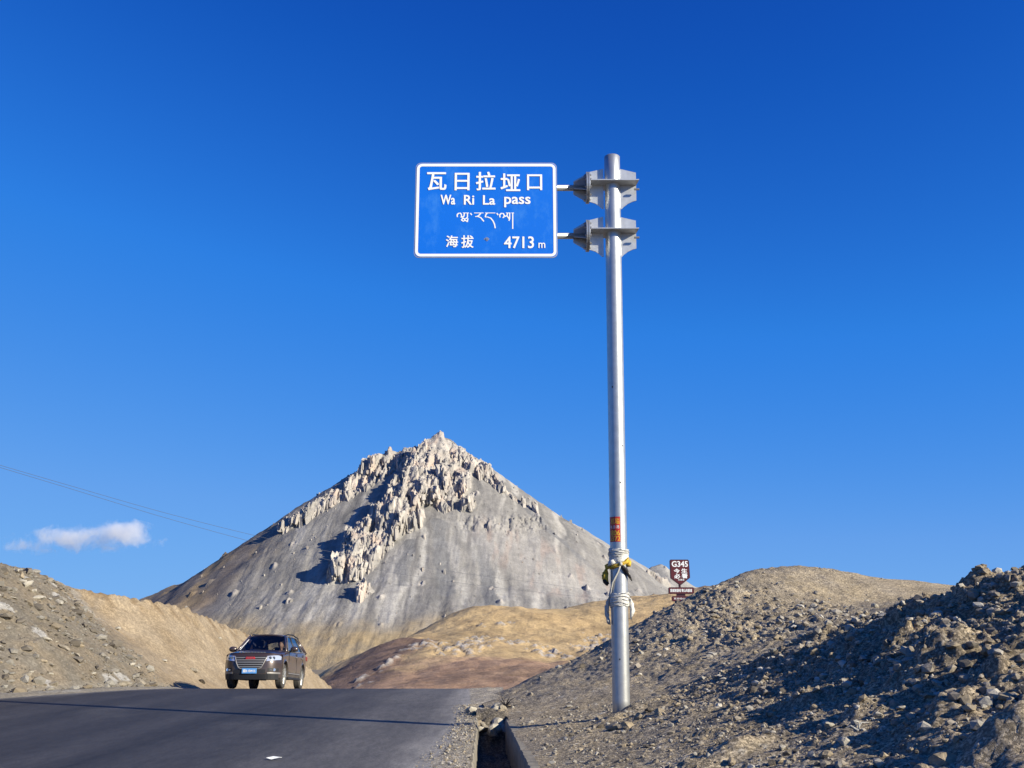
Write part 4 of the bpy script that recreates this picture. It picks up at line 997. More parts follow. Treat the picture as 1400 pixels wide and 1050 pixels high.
    # pillars
    def pillar(p, q, w, mat='paint', name='pillar'):
        bm = bmesh.new(); bm_tube(bm, [p, [(a + b) / 2 for a, b in zip(p, q)], q], [w, w * .92, w * .85], 8); return bobj(name, bm, M[mat], car, smooth=True)
    for sg in (-1, 1):
        pillar((sg * .835, -1.0, 1.08), (sg * .595, -.27, 1.585), .045); pillar((sg * .855, .30, 1.09), (sg * .60, .33, 1.61), .035, 'black_plastic'); pillar((sg * .85, 1.28, 1.13), (sg * .59, 1.20, 1.62), .04, 'black_plastic'); pillar((sg * .80, 2.18, 1.13), (sg * .53, 1.92, 1.56), .07)
        bm = bmesh.new(); bm_tube(bm, [(sg * .872, -.85, 1.095), (sg * .878, .3, 1.115), (sg * .865, 1.4, 1.15), (sg * .83, 2.0, 1.155)], .012, 6); bm_tube(bm, [(sg * .868, -.82, 1.11), (sg * .648, -.18, 1.565), (sg * .640, .5, 1.60), (sg * .635, 1.3, 1.59), (sg * .62, 1.75, 1.53)], .011, 6); bobj('window_trim', bm, M['chrome'], car)
    def pane(name, c, mat='glass', bow=(0, 0, 0), n=8):
        bm = bmesh.new(); c = [Vector(p) for p in c]; rows = []
        for j in range(n + 1):
            r = []
            for i in range(n + 1):
                s_, t = i / n, j / n; p = (c[0] * (1 - s_) + c[1] * s_) * (1 - t) + (c[3] * (1 - s_) + c[2] * s_) * t
                r.append(bm.verts.new(p + Vector(bow) * (4 * s_ * (1 - s_))))
            rows.append(r)
        for a, b in zip(rows[:-1], rows[1:]):
            for i in range(n): bm.faces.new((a[i], a[i + 1], b[i + 1], b[i]))
        return bobj(name, bm, M[mat], car, smooth=True)
    ws = pane('windscreen', [(-.80, -1.0, 1.10), (.80, -1.0, 1.10), (.575, -.29, 1.585), (-.575, -.29, 1.585)], bow=(0, -.13, 0.0))
    pane('rear_window', [(-.66, 2.26, 1.16), (.66, 2.26, 1.16), (.50, 1.98, 1.53), (-.50, 1.98, 1.53)], bow=(0, .05, 0))
    for sg in (-1, 1):
        pane('side_window', [(sg * .858, -.80, 1.10), (sg * .862, .28, 1.11), (sg * .615, .30, 1.59), (sg * .630, -.17, 1.56)])
        pane('side_window', [(sg * .862, .34, 1.115), (sg * .855, 1.26, 1.15), (sg * .605, 1.18, 1.60), (sg * .615, .36, 1.60)])
        pane('side_window', [(sg * .853, 1.32, 1.155), (sg * .815, 1.98, 1.16), (sg * .57, 1.80, 1.535), (sg * .60, 1.24, 1.60)])
    bm = bmesh.new(); bm_box(bm, -.45, -.30, -.0, .012, 0, .30)
    # windscreen edge sticker strip, paper on the dash, ornament
    bm.free()
    bm = bmesh.new(); bm_prism(bm, [(-.745, 1.14), (-.715, 1.14), (-.57, 1.47), (-.60, 1.47)], 'y', 0, .004)
    for v in bm.verts: v.co.y += -1.0 + (v.co.z - 1.10) / .485 * .71 - .035
    bobj('windscreen_sticker', bm, M['paper'], ws)
    bm = bmesh.new(); bm_box(bm, -.80, .80, -.96, -.62, 1.02, 1.075, .015); dash = bobj('dashboard', bm, M['interior'], car)
    bm = bmesh.new(); bm_box(bm, -.48, -.20, -.88, -.76, 1.076, 1.082)
    bm_prism(bm, [(-.50, 1.082), (-.18, 1.082), (-.20, 1.15), (-.42, 1.17)], 'y', -.78, -.77); bobj('paper_sheet', bm, M['paper'], dash)
    bm = bmesh.new(); bmesh.ops.create_icosphere(bm, subdivisions=2, radius=.055, matrix=Matrix.Translation((.10, -.66, 1.17)) @ Matrix.Diagonal((1, .8, 1.25, 1))); bmesh.ops.create_icosphere(bm, subdivisions=2, radius=.038, matrix=Matrix.Translation((.11, -.66, 1.255))); bm_tube(bm, [(.12, -.66, 1.28), (.13, -.60, 1.36), (.14, -.5, 1.44)], .008, 6)
    bobj('dash_ornament', bm, M['orange'], dash, smooth=True)
    for x in (-.38, .38):
        bm = bmesh.new(); bm_box(bm, x - .25, x + .25, -.35, .20, .50, .70, .05); st = bobj('seat', bm, M['interior'], car)
        bm = bmesh.new(); bm_box(bm, x - .24, x + .24, .16, .30, .68, 1.26, .05); bm_box(bm, x - .13, x + .13, .18, .27, 1.30, 1.48, .04); bobj('seat_back', bm, M['interior'], st)
    bm = bmesh.new(); bm_box(bm, -.62, .62, 1.05, 1.2, .5, 1.22, .05); bobj('rear_seat', bm, M['interior'], car)
    bm = bmesh.new(); pts = [(.38 + .18 * math.cos(a), -.52 + .06 * math.sin(a), 1.06 + .17 * math.sin(a)) for a in np.linspace(0, 2 * math.pi, 25)]; bm_tube(bm, pts, .014, 6, False); bm_tube(bm, [(.38, -.52, 1.06), (.38, -.68, 1.02)], .03, 6); bobj('steering_wheel', bm, M['black_plastic'], car)
    bm = bmesh.new(); bm_box(bm, -.12, .12, -.36, -.33, 1.46, 1.52, .01); bobj('rear_view_mirror', bm, M['black_plastic'], car)
    # front trim, following the nose
    def patch(name, outline, depth, mat, par=car, nseg=10, off=.0):
        """outline: list of (x, z_low, z_high) columns following the curved nose"""
        bm = bmesh.new(); fr_, bk = [], []
        for x, a, b in outline:
            zsp = np.linspace(a, b, 5)
            fr_.append([bm.verts.new((x, nose(x, z) - depth - off, z)) for z in zsp]); bk.append([bm.verts.new((x, nose(x, z) + .02, z)) for z in zsp])
        m = len(fr_)
        for i in range(m - 1):
            for j in range(4):
                bm.faces.new((fr_[i][j], fr_[i + 1][j], fr_[i + 1][j + 1], fr_[i][j + 1]))
            bm.faces.new((fr_[i][0], bk[i][0], bk[i + 1][0], fr_[i + 1][0])); bm.faces.new((fr_[i][4], fr_[i + 1][4], bk[i + 1][4], bk[i][4]))
        for i in (0, m - 1):
            for j in range(4): bm.faces.new((fr_[i][j], fr_[i][j + 1], bk[i][j + 1], bk[i][j]))
        return bobj(name, bm, M[mat], par)
    def cols(x0, x1, fa_, fb_, n=12): return [(x, fa_(x), fb_(x)) for x in np.linspace(x0, x1, n)]
    gl = lambda x: .545 + .30 * max(0, abs(x) - .34) / .16
    gh = lambda x: .905 - .015 * abs(x) * 2
    gr = patch('grille', cols(-.50, .50, lambda x: min(gl(x), .86), gh, 22), .008, 'black_plastic')
    for k, z in enumerate((.595, .66, .725, .79, .855)):
        xw = .36 + .14 * min(1, (z - .56) / .30)
        patch('slat', cols(-xw, xw, lambda x: z - .014, lambda x: z + .014, 14), .026, 'chrome', gr)
    for sg in (-1, 1):
        bm = bmesh.new(); pts = [(sg * x, nose(x, z) - .02, z) for x, z in ((.52, .89), (.50, .84), (.44, .70), (.37, .575), (.30, .54), (0.0, .532))]; bm_tube(bm, pts, .018, 8); bobj('grille_frame', bm, M['chrome'], gr, smooth=True)
    bm = bmesh.new(); bm_prism(bm, [(-.15, .815), (.15, .815), (.135, .875), (-.135, .875)], 'y', nose(0, .84) - .055, nose(0, .84) - .02); bg_ = bobj('badge', bm, M['badge'], gr)
    link('lettering', text_mesh('HAVAL', -.115, .115, .830, .860, nose(0, .84) - .057, bold=.02), M['chrome'], bg_)
    for i in range(9):
        x = -.40 + .10 * i; bm = bmesh.new()
        bm_box(bm, x - .032, x + .032, -2.135, -2.11, .998 + .012 - .02 * abs(x), 1.028 - .02 * abs(x)); bobj('letter', bm, M['chrome'], body)
    for sg in (-1, 1):
        h = patch('headlight', cols(sg * .515, sg * .895, lambda x: .755 + .05 * max(0, (abs(x) - .52)) / .38 - .0, lambda x: .905 + .035 * (abs(x) - .52) / .38 - .05 * max(0, (abs(x) - .8) / .1) ** 2, 12), .014, 'lamp')
        for x in (.62, .72):
            bm = bmesh.new(); bm_disc(bm, (sg * x, nose(x, .85) - .02, .848), (0, 1, 0), .045, .03, 14); bobj('projector', bm, M['lens'], h)
        patch('chin_trim', cols(sg * .56, sg * .90, lambda x: .40, lambda x: .445, 9), .022, 'chrome')
        fg = patch('fog_light_recess', cols(sg * .58, sg * .86, lambda x: .47, lambda x: .575 - .02 * abs(x), 9), .006, 'black_plastic')
        bm = bmesh.new(); bm_disc(bm, (sg * .76, nose(.76, .52) - .015, .515), (0, 1, 0), .042, .03, 14); bobj('fog_lamp', bm, M['lamp'], fg)
        bm = bmesh.new(); bm_box(bm, min(sg * .62, sg * .70), max(sg * .62, sg * .70), nose(.66, .5) - .016, nose(.66, .5), .49, .53); bobj('fog_trim', bm, M['chrome'], fg)
        # mirrors
        bm = bmesh.new(); bmesh.ops.create_uvsphere(bm, u_segments=14, v_segments=8, radius=1, matrix=Matrix.Translation((sg * 1.045, -.72, 1.165)) @ Matrix.Diagonal((.135, .085, .085, 1))); mr = bobj('wing_mirror', bm, M['paint'], car, smooth=True)
        bm = bmesh.new(); bm_box(bm, min(sg * .86, sg * .99), max(sg * .86, sg * .99), -.74, -.66, 1.09, 1.13, .012); bm_box(bm, min(sg * .94, sg * 1.15), max(sg * .94, sg * 1.15), -.65, -.635, 1.10, 1.23, .004); bobj('mirror_foot', bm, M['black_plastic'], mr)
        # doors: seams, handles, sill
        for yd in (-.86, .30, 1.30):
            bm = bmesh.new(); bm_box(bm, min(sg * .905, sg * .9285), max(sg * .905, sg * .9285), yd - .006, yd + .006, .42, 1.07); bobj('door_seam', bm, M['black_plastic'], body)
        for yd in (.12, 1.10):
            bm = bmesh.new(); bm_box(bm, min(sg * .92, sg * .955), max(sg * .92, sg * .955), yd - .10, yd + .10, .935, .965, .008); bobj('door_handle', bm, M['chrome'], body)
        bm = bmesh.new(); bm_box(bm, min(sg * .84, sg * .945), max(sg * .84, sg * .945), FA + .46, RA - .46, .27, .34, .02); bobj('sill', bm, M['black_plastic'], car)
        bm = bmesh.new(); bm_box(bm, min(sg * .915, sg * .942), max(sg * .915, sg * .942), FA + .50, RA - .48, .43, .46, .008); bobj('side_trim', bm, M['chrome'], body)
        bm = bmesh.new(); bm_box(bm, min(sg * .66, sg * .86), max(sg * .66, sg * .86), 2.08, 2.32, .92, 1.06, .02); bobj('tail_light', bm, M['taillight'], car)
        for yw in (FA, RA):
            xw = sg * .795
            bm = bmesh.new(); prof = [(-.115, .235), (-.118, .30), (-.10, .343), (-.07, WR), (.07, WR), (.10, .343), (.118, .30), (.115, .235)]
            rings = [[bm.verts.new((xw + a, yw + r * math.cos(t), WR + r * math.sin(t))) for t in np.linspace(0, 2 * math.pi, 37)[:-1]] for a, r in prof]
            for a, b in zip(rings, rings[1:] + rings[:1]):
                for i in range(36): bm.faces.new((a[i], a[(i + 1) % 36], b[(i + 1) % 36], b[i]))
            wh = bobj('wheel', bm, M['rubber'], car)
            bm = bmesh.new(); xo = xw + sg * .085
            bm_disc(bm, (xo - sg * .05, yw, WR), (1, 0, 0), .235, .02, 30)
            ringp = [(xo + sg * .028, .225), (xo + sg * .028, .245), (xo - sg * .05, .245), (xo - sg * .05, .225)]
            rg_ = [[bm.verts.new((a, yw + r * math.cos(t), WR + r * math.sin(t))) for t in np.linspace(0, 2 * math.pi, 31)[:-1]] for a, r in ringp]
            for a, b in zip(rg_, rg_[1:] + rg_[:1]):
                for i in range(30): bm.faces.new((a[i], a[(i + 1) % 30], b[(i + 1) % 30], b[i]))
            for k in range(10):
                t = 2 * math.pi * k / 10; ca, sa = math.cos(t), math.sin(t)
                bm_tube(bm, [(xo + sg * .018, yw + .04 * ca, WR + .04 * sa), (xo + sg * .022, yw + .232 * ca, WR + .232 * sa)], [.022, .017], 5)
            bm_disc(bm, (xo + sg * .015, yw, WR), (1, 0, 0), .06, .04, 16)
            bobj('rim', bm, M['rim'], wh)
    pl = None
    bm = bmesh.new(); yp = nose(0, .5) - .04; bm_box(bm, -.235, .235, yp, yp + .035, .405, .555, .006); pl = bobj('number_plate', bm, M['plate'], car)
    link('lettering', text_mesh('藏B·10W15', -.20, .20, .435, .525, yp - .002, bold=.02), M['white_print'], pl)
    patch('lower_bumper', cols(-.86, .86, lambda x: .24, lambda x: .395, 20), .012, 'black_plastic')
    patch('lower_grille', cols(-.50, .50, lambda x: .42, lambda x: .525, 14), .010, 'black_plastic')
    bm = bmesh.new(); bm_tube(bm, [(.0, -1.2, .33), (.02, -1.2, .18), (-.02, -1.2, .02)], .012, 5); bobj('ground_strap', bm, M['black_plastic'], car)
    bm = bmesh.new(); bm_tube(bm, [(-.70, FA, WR), (.70, FA, WR)], .05, 8); bobj('front_axle', bm, M['black_plastic'], car); bm = bmesh.new(); bm_tube(bm, [(-.70, RA, WR), (.70, RA, WR)], .05, 8); bobj('rear_axle', bm, M['black_plastic'], car)
    # driver
    T_ = Matrix.Translation(car.location) @ car.rotation_euler.to_matrix().to_4x4()
    dp = empty('person', tuple(T_ @ Vector((.38, .05, .70))), tuple(car.rotation_euler))
    tag(dp, 'driver in a grey jacket holding the steering wheel of the brown car', 'person')
    J = [(0, 0, .02, .15, .12), (0, .03, .25, .15, .11), (0, .02, .44, .17, .10), (0, 0, .53, .07, .07),
         (.19, 0, .45, .06), (.25, -.20, .28, .05), (.17, -.44, .36, .04), (-.19, 0, .45, .06), (-.25, -.20, .28, .05), (-.16, -.44, .38, .04),
         (.10, -.25, .04, .08), (.13, -.52, .06, .065), (.13, -.66, -.16, .05), (-.10, -.25, .04, .08), (-.13, -.52, .06, .065), (-.13, -.66, -.16, .05)]
    skin_body('clothed_body', J, [(0, 1), (1, 2), (2, 3), (2, 4), (4, 5), (5, 6), (2, 7), (7, 8), (8, 9), (0, 10), (10, 11), (11, 12), (0, 13), (13, 14), (14, 15)], M['jacket'], dp)
    bm = bmesh.new(); bmesh.ops.create_uvsphere(bm, u_segments=20, v_segments=14, radius=1, matrix=Matrix.Translation((0, -.02, .68)) @ Matrix.Diagonal((.078, .098, .118, 1)))
    for v in bm.verts:
        c = v.co; d = c.y + .02
        if d < 0:
            nosew = math.exp(-((c.x) / .018) ** 2 - ((c.z - .665) / .022) ** 2); eye = math.exp(-((abs(c.x) - .032) / .014) ** 2 - ((c.z - .69) / .012) ** 2); chin = math.exp(-((c.x) / .035) ** 2 - ((c.z - .59) / .02) ** 2)
            c.y += -.025 * nosew + .010 * eye - .012 * chin
    for sg in (-1, 1): bmesh.ops.create_uvsphere(bm, u_segments=8, v_segments=6, radius=1, matrix=Matrix.Translation((sg * .08, .0, .675)) @ Matrix.Diagonal((.012, .022, .032, 1)))
    bm_tube(bm, [(0, .0, .50), (0, -.01, .61)], [.055, .05], 10)
    hd = bobj('head', bm, M['skin'], dp, smooth=True)
    bm = bmesh.new(); bmesh.ops.create_uvsphere(bm, u_segments=20, v_segments=12, radius=1, matrix=Matrix.Translation((0, .005, .70)) @ Matrix.Diagonal((.087, .105, .115, 1)))
    bmesh.ops.delete(bm, geom=[v for v in bm.verts if v.co.z < .66 or (v.co.y < -.055 and v.co.z < .745)], context='VERTS'); bobj('hair', bm, M['hair'], hd, smooth=True)
    for sg in (-1, 1):
        bm = bmesh.new(); c = Vector((sg * .165, -.50, .37)); bm_tube(bm, [c + Vector((0, .06, 0)), c, c + Vector((0, -.04, .01))], [.03, .04, .03], 8)
        for k in range(4): bm_tube(bm, [c + Vector((0, -.03, -.03 + .02 * k)), c + Vector((-sg * .02, -.08, -.03 + .02 * k)), c + Vector((-sg * .05, -.06, -.03 + .02 * k))], .011, 5)
        bm_tube(bm, [c + Vector((-sg * .02, .0, .02)), c + Vector((-sg * .045, -.03, .03))], .012, 5); bobj('hand', bm, M['skin'], dp, smooth=True)
    return car
build_car()

# ------------------------------------------------------------------ power lines
A_ = P(-420, 505, 45); B_ = P(858, 823, 256)
def on_plan(u):
    """where the vertical plane of the wires is seen at photo column u (depth changes little with height)"""
    k = (u - 700) / FPX / .985
    t = (k * A_[1] - A_[0]) / ((B_[0] - A_[0]) - k * (B_[1] - A_[1])); return A_[1] + t * (B_[1] - A_[1])
for i, (wp, lab) in enumerate((([(-420, 505), (-200, 575), (0, 637.5), (105, 666), (210, 697), (363, 735), (400, 743), (520, 768), (650, 787), (830, 807), (858, 821)], 'upper thin power line sagging down across the mountain face'),
                    ([(-420, 507), (-200, 578), (0, 640), (105, 669.5), (210, 704), (349, 742), (400, 754), (520, 780), (650, 800), (830, 819), (857, 823)], 'lower thin power line sagging down across the mountain face'))):
    us = np.linspace(wp[0][0], wp[-1][0], 90); cv = np.polyfit([p[0] for p in wp], [p[1] for p in wp], 5)
    wv = np.interp(us, [p[0] for p in wp], [p[1] for p in wp]); wv = .75 * np.polyval(cv, us) + .25 * wv
    pts = [P(u, v, on_plan(u)) for u, v in zip(us, wv)]
    bm = bmesh.new(); bm_tube(bm, [p - A_ for p in pts], [.010 + .00004 * p[1] for p in pts], 5)
    tag(bobj('power_line', bm, M['wire'], loc=A_.tolist()), lab, 'cable', 'power lines crossing the valley')

# ------------------------------------------------------------------ cloud
def cloud():
    c = P(112, 736, 4200); sc_ = 4200 / FPX
    bm = bmesh.new(); bmesh.ops.create_icosphere(bm, subdivisions=3, radius=1, matrix=Matrix.Diagonal((118 * sc_, 50 * sc_, 34 * sc_, 1)))
    m = bpy.data.materials.new('cloud_vapour'); m.use_nodes = True; t = m.node_tree; t.nodes.clear()
    out = t.nodes.new('ShaderNodeOutputMaterial'); pv = t.nodes.new('ShaderNodeVolumePrincipled'); pv.inputs['Color'].default_value = (.97, .97, .98, 1); pv.inputs['Anisotropy'].default_value = .1
    tc = t.nodes.new('ShaderNodeTexCoord')
    mp = t.nodes.new('ShaderNodeMapping'); mp.inputs['Scale'].default_value = (1 / (118 * sc_), 1 / (50 * sc_), 1 / (34 * sc_)); t.links.new(tc.outputs['Object'], mp.inputs[0])
    def math_(op, a, b=None, c_=None):
        n = t.nodes.new('ShaderNodeMath'); n.operation = op
        for i, q in enumerate((a, b, c_)):
            if q is None: continue
            if isinstance(q, (int, float)): n.inputs[i].default_value = q
            else: t.links.new(q, n.inputs[i])
        return n.outputs[0]
    sp = t.nodes.new('ShaderNodeSeparateXYZ'); t.links.new(mp.outputs[0], sp.inputs[0])
    # billows: three soft lobes along the length, a flat thin tail to the left
    def lobe(x, z, rx, rz, k):
        a = math_('DIVIDE', math_('SUBTRACT', sp.outputs['X'], x), rx); b = math_('DIVIDE', math_('SUBTRACT', sp.outputs['Z'], z), rz); d = math_('DIVIDE', sp.outputs['Y'], .8)
        q = math_('ADD', math_('ADD', math_('MULTIPLY', a, a), math_('MULTIPLY', b, b)), math_('MULTIPLY', d, d)); return math_('MULTIPLY', math_('SUBTRACT', 1.0, q), k)
    f = math_('MAXIMUM', math_('MAXIMUM', lobe(.50, .20, .34, .62, 1.0), lobe(-.12, .02, .52, .50, .9)), math_('MAXIMUM', lobe(.05, -.12, .75, .40, .6), lobe(-.55, -.28, .42, .30, .35)))
    n = t.nodes.new('ShaderNodeTexNoise'); n.inputs['Scale'].default_value = 1 / 62; n.inputs['Detail'].default_value = 9; n.inputs['Roughness'].default_value = .68; n.inputs['Distortion'].default_value = .6; t.links.new(tc.outputs['Object'], n.inputs['Vector'])
    g = math_('ADD', f, math_('MULTIPLY', math_('SUBTRACT', n.outputs['Fac'], .56), 5.0))
    dn = math_('MULTIPLY', math_('MINIMUM', math_('MAXIMUM', g, 0.0), 1.0), .016)
    t.links.new(dn, pv.inputs['Density']); t.links.new(pv.outputs[0], out.inputs['Volume'])
    o = bobj('cloud', bm, m, loc=c.tolist()); tag(o, 'small white wispy cloud low in the blue sky left of the mountain', 'cloud')
cloud()

# ------------------------------------------------------------------ stones
def stone_mesh(seed, sub=2, flat=1.0):
    rnd = random.Random(seed); bm = bmesh.new(); bmesh.ops.create_icosphere(bm, subdivisions=sub, radius=1)
    for k in range(9):
        d = Vector((rnd.gauss(0, 1), rnd.gauss(0, 1), rnd.gauss(0, 1))).normalized(); h = rnd.uniform(.45, .82)
        for v in bm.verts:
            q = v.co.dot(d)
            if q > h: v.co -= d * (q - h)
    for v in bm.verts: v.co += Vector((rnd.uniform(-1, 1), rnd.uniform(-1, 1), rnd.uniform(-1, 1))) * .05
    sx_, sy_, sz_ = rnd.uniform(.8, 1.3), rnd.uniform(.7, 1.1), rnd.uniform(.5, .85) * flat
    for v in bm.verts: v.co = Vector((v.co.x * sx_, v.co.y * sy_, v.co.z * sz_))
    me = bpy.data.meshes.new('stone'); bmesh.ops.recalc_face_normals(bm, faces=bm.faces); bm.to_mesh(me); bm.free(); return me
STONE_M = {'grey': simple('grey_stone', (0.23, 0.199, 0.156), .95, noise=.25, nscale=2.2, bump=.5, bscale=7, spec=.15), 'pale': simple('pale_stone', (0.357, 0.324, 0.265), .95, noise=.2, nscale=2.2, bump=.5, bscale=7, spec=.15),
           'tan': simple('tan_stone', (0.272, 0.22, 0.152), .95, noise=.25, nscale=2.2, bump=.5, bscale=7, spec=.15), 'dark': simple('dark_stone', (0.102, 0.087, 0.07), .95, noise=.25, nscale=2.2, bump=.5, bscale=7, spec=.15)}
VAR = {c: [] for c in STONE_M}
for c, m in STONE_M.items():
    for k in range(7):
        me = stone_mesh(hash(('grey', 'pale', 'tan', 'dark').index(c) * 31 + k), 2); me.materials.append(m); VAR[c].append(me)
def place_stone(name, x, y, z, s, c, label, cat='stone', group=None, rnd=random, sq=(1, 1, 1)):
    o = bpy.data.objects.new(name, rnd.choice(VAR[c])); COL.objects.link(o); o.location = (x, y, z)
    o.rotation_euler = (rnd.uniform(-.4, .4), rnd.uniform(-.4, .4), rnd.uniform(0, 6.28)); o.scale = (s * sq[0], s * sq[1], s * sq[2]); tag(o, label, cat, group); return o
def ray_bank(u, v, y0=7.5, y1=60):
    q = hit(bank_z, u, v, y0, y1, 1600); return q
def ray_left(u, v): return hit(left_z, u, v, 18, 90, 1600)
rs = random.Random(3)
for u, v, px, c, nm, lab in (
    (1150, 793, 9, 'pale', 'boulder', 'white pointed stone standing on the skyline of the round mound'),
    (1256, 851, 13, 'grey', 'boulder', 'rounded blue grey cobble lodged in the clods below the bank crest'),
    (1193, 863, 9, 'pale', 'boulder', 'pale rounded stone alone on the slope left of the bank crest'),
    (1236, 887, 13, 'tan', 'boulder', 'tan blocky stone below the rounded cobble on the bank'),
    (1184, 886, 8, 'tan', 'boulder', 'flat tan slab at the edge of a long shadow on the bank'),
    (1138, 896, 16, 'tan', 'clod', 'low tan lump of earth between the shadow streaks of the bank'),
    (1271, 950, 17, 'tan', 'clod', 'broken tan clod at the right end of the longest shadow'),
    (1232, 966, 13, 'pale', 'boulder', 'pale stone pair leader beside the lowest long shadow of the bank'),
    (1115, 966, 16, 'tan', 'clod', 'low tan clod on the left of the longest shadow'),
    (1135, 990, 15, 'pale', 'boulder', 'pale stone at the left of the row of pale stones low on the bank'),
    (1155, 1012, 22, 'pale', 'boulder', 'largest pale broken rock low on the near bank'),
    (1128, 1028, 26, 'tan', 'clod', 'tan crumbling clod in front of the pale broken rock'),
    (1290, 1035, 34, 'tan', 'clod', 'big brown clod of earth at the bottom edge of the bank'),
    (1262, 1048, 28, 'tan', 'clod', 'brown clod leaning on the big clod at the bottom edge'),
    (1385, 846, 18, 'tan', 'clod', 'brown clod at the top right end of the bank crest'),
    (1305, 880, 20, 'tan', 'clod', 'crumbly clod in the middle of the right hand rubble heap'),
    (1352, 888, 24, 'tan', 'clod', 'wide clod right of the crumbly clod in the rubble heap'),
    (1010, 857, 12, 'tan', 'boulder', 'tan stone on the upper left flank of the mound'),
    (1068, 872, 12, 'dark', 'boulder', 'dark stone in the scree patch of the mound'),
    (1058, 888, 12, 'pale', 'boulder', 'pale split stone under the dark stone of the mound'),
    (1087, 857, 10, 'dark', 'boulder', 'dark hollow looking stone right of the scree patch'),
    (1148, 836, 8, 'pale', 'boulder', 'small pale stone alone on the smooth right side of the mound'),
    (963, 824, 9, 'pale', 'boulder', 'pale stone on the mound just below its left skyline'),
    (796, 910, 10, 'dark', 'boulder', 'dark upright rock on the low end of the mound skyline'),
    (872, 978, 20, 'tan', 'boulder', 'tan broken concrete lump against the right foot of the sign pole'),
    (838, 992, 19, 'tan', 'boulder', 'tan flat lump in front of the sign pole foot'),
    (822, 992, 11, 'dark', 'boulder', 'dark lump left of the sign pole foot'),
    (888, 968, 17, 'dark', 'boulder', 'dark jagged lump right of the sign pole foot'),
    (1070, 1020, 14, 'pale', 'boulder', 'pale stone at the left end of the broken rocks low on the bank'),
    (1000, 1040, 18, 'tan', 'boulder', 'tan hollow stone at the bottom edge left of the clods'),
    (968, 1030, 12, 'pale', 'boulder', 'small pale stone left of the tan hollow stone'),
    (905, 985, 10, 'dark', 'boulder', 'dark flat stone on the gravel right of the pole'),
    (858, 990, 17, 'tan', 'clod', 'hollow tan clod just in front of the pole foot'), (902, 972, 15, 'tan', 'clod', 'crumbled tan clod behind the flat dark stone'), (852, 1000, 9, 'pale', 'boulder', 'small pale stone in front of the hollow clod at the pole foot')):
    q = ray_bank(u, v + px * .3); s = px * q[1] / FPX * .55
    sq = (1.1, .9, 1.35) if lab.startswith('white pointed') or 'upright' in lab else (1, 1, .85)
    if lab.startswith('white pointed'): q = P(1150, 792, 35.8); s = .14
    place_stone(nm, q[0], q[1], float(bank_z(q[0], q[1])) + s * .22, s, c, lab, 'stone' if nm == 'boulder' else 'clod of earth', rnd=rs, sq=sq)
for u, v, px, c, lab in (
    (192, 931, 20, 'grey', 'grey boulder at the foot of the cut slope beside the road'), (168, 934, 15, 'grey', 'low grey rock left of the boulder at the slope foot'), (277, 931, 12, 'dark', 'dark blue grey rock at the slope foot left of the yellow block'),
    (82, 823, 15, 'pale', 'pale slab standing out on the upper left cut slope'), (36, 797, 16, 'pale', 'pale slab just under the left skyline'), (47, 806, 15, 'pale', 'pale slab under the first slab below the left skyline'), (8, 843, 13, 'pale', 'pale slab at the left edge of the picture on the slope'),
    (160, 858, 10, 'pale', 'pale stone in the gully between grey debris and tan cut'), (105, 895, 12, 'grey', 'grey slab halfway down the left cut slope'), (225, 902, 9, 'pale', 'pale stone low in the gully of the cut slope'), (265, 915, 12, 'grey', 'long grey stone just above the slope foot'), (35, 922, 12, 'grey', 'grey slab low on the left cut slope'),
    (180, 907, 8, 'pale', 'small pale stone above the boulder at the slope foot'), (150, 918, 10, 'grey', 'grey stone above the low rock at the slope foot'), (300, 872, 7, 'pale', 'pale stone on the tan cut behind the car')):
    q = ray_left(u, v + px * .25); s = px * q[1] / FPX * .55
    place_stone('boulder', q[0], q[1], float(left_z(q[0], q[1])) + s * .2, s, c, lab, 'stone', rnd=rs, sq=(1.15, .9, .8))
for i in range(46):                                       # rubble that blocks the far end of the drain
    y = rs.uniform(19.1, 21.0); x = float(drain_l(y)) + rs.uniform(-.2, .75); s = rs.uniform(.05, .16)
    z = max(float(bank_z(x, y)), float(road_z(y)) - .02) if y > 20.3 else float(road_z(y)) - .22 + .2 * (y - 19.1)
    c = rs.choice(('pale', 'pale', 'tan', 'grey')); size = 'small' if s < .085 else 'bigger'
    place_stone('rubble_stone', x, y, z + s * .25, s, c, f'{size} {c} broken stone in the rubble that blocks the far end of the drain', 'stone', f'{size} {c} rubble stones at the drain end', rnd=rs)
CW = {'grey': 'grey brown', 'pale': 'pale', 'tan': 'tan', 'dark': 'dark'}
def zone_label(c, s, x, y, near_b):
    size = 'fist sized' if s < .04 else 'melon sized' if s < .075 else 'large'
    if not near_b:
        side = 'left flank' if x < 4 else 'middle scree' if x < 7.5 else 'right side'
        return f'{size} {CW[c]} stone lying on the {side} of the round mound', 'stone', f'{size} {CW[c]} stones, {side} of the mound'
    px = 700 + x / y * 1000
    where = 'between drain and sign pole' if x < 1.4 else 'on the slope behind the sign pole' if y > 15.4 and x < 4.5 else 'right of the sign pole foot' if x < 2.8 else 'in the middle of the near bank' if x < 4.4 else 'among the clods of the near bank'
    return f'{size} {CW[c]} stone {where}', 'stone', f'{size} {CW[c]} stones {where}'
n = 0
